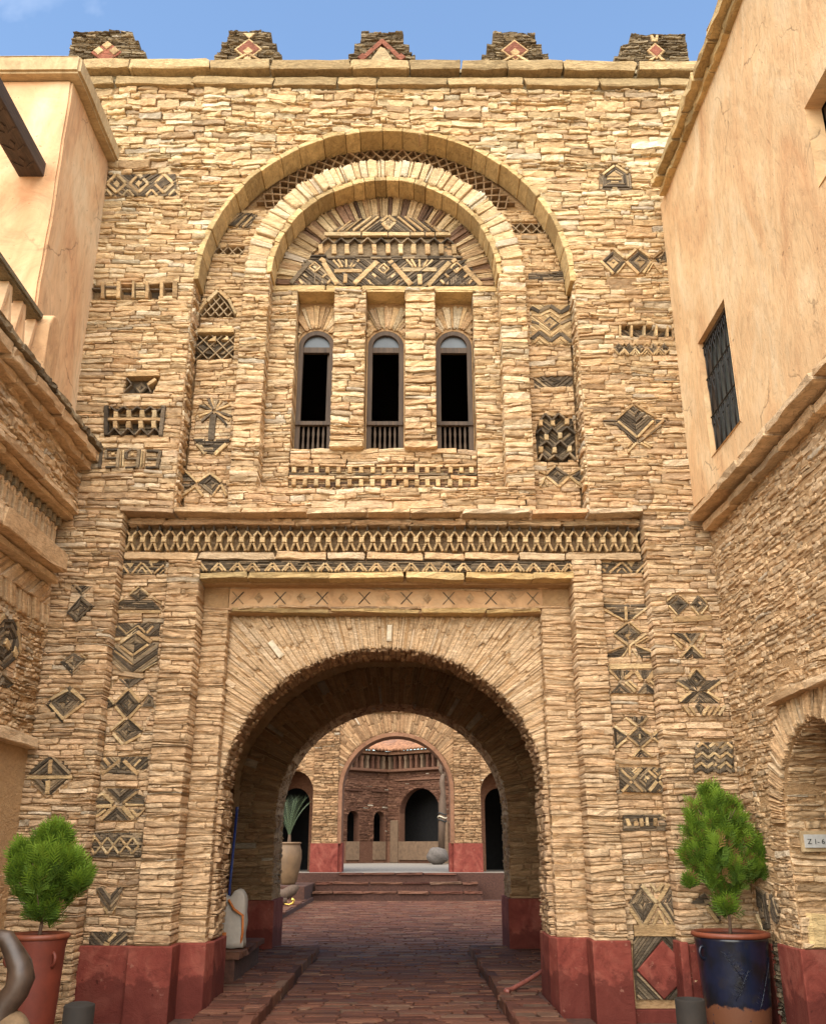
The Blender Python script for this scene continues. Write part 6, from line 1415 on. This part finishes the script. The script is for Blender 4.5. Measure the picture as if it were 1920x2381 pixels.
# left of the courtyard
mb = MB(); mb.box(-7, -2.95, 22.5, 32.6, -.04, .10); pf = tag(mb.build('pavement_court', M_EARTH), kind='structure')
paving(pf, [rect(-6.9, -2.97, 22.5, 29.6)], .125, 25, (.14, .3), (.25, .7), 60)
mb = MB(); mb.box(-7, -3.04, 29.6, 32.58, .05, .50); tag(mb.build('platform_court', M_EARTH, bevel=.03), kind='structure')
JR = thing('earthenware_jar', 'big tan earthenware jar standing left of the steps', 'jar', (-3.66, 30.6, .5))
mb = MB(); lathe(mb, [(.20, 0), (.25, .08), (.33, .4), (.385, .75), (.375, .98), (.33, 1.12), (.32, 1.17), (.345, 1.19), (.34, 1.22), (.29, 1.22), (.28, 1.1)], (-3.66, 30.6, .5), 36); mb.build('body', M_JAR, JR, smooth=True)
mb = MB(); tube(mb, [(-3.66 + .33 * cos(t), 30.6 + .33 * sin(t), 1.70) for t in np.linspace(0, 2 * pi, 30)], .03, 8, False); mb.build('rim', M_JAR, JR, smooth=True)
PM = thing('young_palm', 'young palm with stiff upright fronds in the earthenware jar', 'palm', (-3.68, 30.6, 1.65))
mb = MB(); tube(mb, [(-3.68, 30.6, 1.6), (-3.68, 30.6, 1.95)], [.07, .04], 8); mb.build('stem', M_BARK, PM)
for i in range(9):
    a_ = i * 2.4; tl = .14 + .09 * (i % 3); mb = MB(); L_ = 1.35 + .25 * sin(i * 3.1); rib = []
    for k_ in range(9):
        u = k_ / 8; rib.append(np.array((-3.68 + cos(a_) * tl * u * (1 + u) * 1.1 - .12 * u, 30.6 + sin(a_) * tl * u * (1 + u), 1.85 + L_ * u * (1 - .18 * u))))
    tube(mb, rib, .008, 4)
    for k_ in range(2, 9):
        for s in (1, -1):
            for hh in (0, .5):
                p = rib[k_] - (rib[k_] - rib[k_ - 1]) * hh; dirn = (rib[k_] - rib[k_ - 1]); dirn = dirn / np.linalg.norm(dirn); sd_ = np.array((cos(i + .3), sin(i + .3), 0)) * s
                e = p + (dirn * .75 + sd_ * .55) * .30; mb.add([p - dirn * .008, p + dirn * .008, e], [(0, 1, 2)])
    mb.build('frond', M_PALMLEAF, PM)
LS = thing('lying_statue', 'dark carved wooden figure lying on the courtyard pavement below the jar', 'statue', (-3.35, 27.0, .12))
mb = MB(); tube(mb, [(-4.1, 26.9, .30), (-3.7, 27.0, .34), (-3.35, 27.1, .36), (-3.1, 27.2, .50), (-2.98, 27.25, .58)], [.10, .17, .16, .14, .05], 12); mb.build('torso', M_TOTEM, LS, smooth=True)
mb = MB(); tube(mb, [(-3.95, 26.6, .2), (-3.5, 26.6, .22), (-3.2, 26.65, .24)], [.08, .11, .08], 10); mb.build('legs', M_TOTEM, LS, smooth=True)
HN = thing('brass_horn', 'small shiny brass horn beside the lying carved figure', 'horn', (-3.1, 26.6, .12))
mb = MB(); tube(mb, [(-3.25, 26.5, .18), (-3.12, 26.5, .16), (-3.02, 26.5, .20), (-3.0, 26.5, .27), (-3.06, 26.5, .29)], [.015, .02, .03, .035, .05], 10); mb.build('horn', M_BRASS, HN, smooth=True)
DG = thing('dark_gourd', 'dark rounded wooden vessel beside the left inner pier', 'vessel', (-2.62, 19.8, 0))
mb = MB(); lathe(mb, [(.05, 0), (.12, .03), (.15, .12), (.11, .2), (.06, .24), (.09, .3), (.07, .36), (.02, .38)], (-2.62, 19.8, 0), 20); mb.build('body', M_TOTEM, DG, smooth=True)
mb = MB(); tube(mb, [(-2.62, 19.8, .36), (-2.62, 19.8, .42)], [.03, .02], 8); mb.build('neck', M_TOTEM, DG, smooth=True)
# totem on a boulder in the round court
TT = thing('carved_totem', 'tall carved wooden totem with painted bands standing on a grey boulder', 'sculpture', (1.45, 47.0, .8))
yt = 47.0
def q2(u, v): a = onY(u, v, yt); return np.array((a[0], yt, a[1]))
mb = MB(); tube(mb, [q2(1026, 1985), q2(1027, 1920), q2(1029, 1900), q2(1028, 1870), q2(1030, 1845), q2(1027, 1820), q2(1030, 1800)], [.16, .17, .20, .19, .12, .14, .10], 12); mb.build('shaft', M_TOTEM, TT, smooth=True)
mb = MB(); tube(mb, [q2(1029, 1805), q2(1024, 1790), q2(1027, 1770), q2(1029, 1745)], [.08, .10, .07, .02], 8); tube(mb, [q2(1031, 1810), q2(1037, 1795), q2(1036, 1780), q2(1039, 1755)], [.08, .09, .06, .02], 8); mb.build('raised_arms', M_TOTEM, TT, smooth=True)
for k_, v in enumerate((1893, 1901, 1909)):
    mb = MB(); c_ = q2(1028, v); tube(mb, [c_ + (.205 * cos(t), .205 * sin(t), .05 * sin(2 * t)) for t in np.linspace(0, 2 * pi, 20)], .03, 6, False); mb.build('painted_band', M_WHITE if k_ % 2 else M_LETTER, TT, smooth=True)
bmx = bmesh.new(); bmesh.ops.create_icosphere(bmx, subdivisions=3, radius=1)
for v in bmx.verts: c = v.co; f = 1 + .06 * sin(c.x * 4 + c.z * 5); v.co = (c.x * .52 * f, c.y * .5 * f, c.z * .42 * f)
me = bpy.data.meshes.new('boulder'); bmx.to_mesh(me); bmx.free(); me.polygons.foreach_set('use_smooth', [True] * len(me.polygons)); link('boulder', me, M_GREYROCK, TT, (1.42, yt, 1.18))
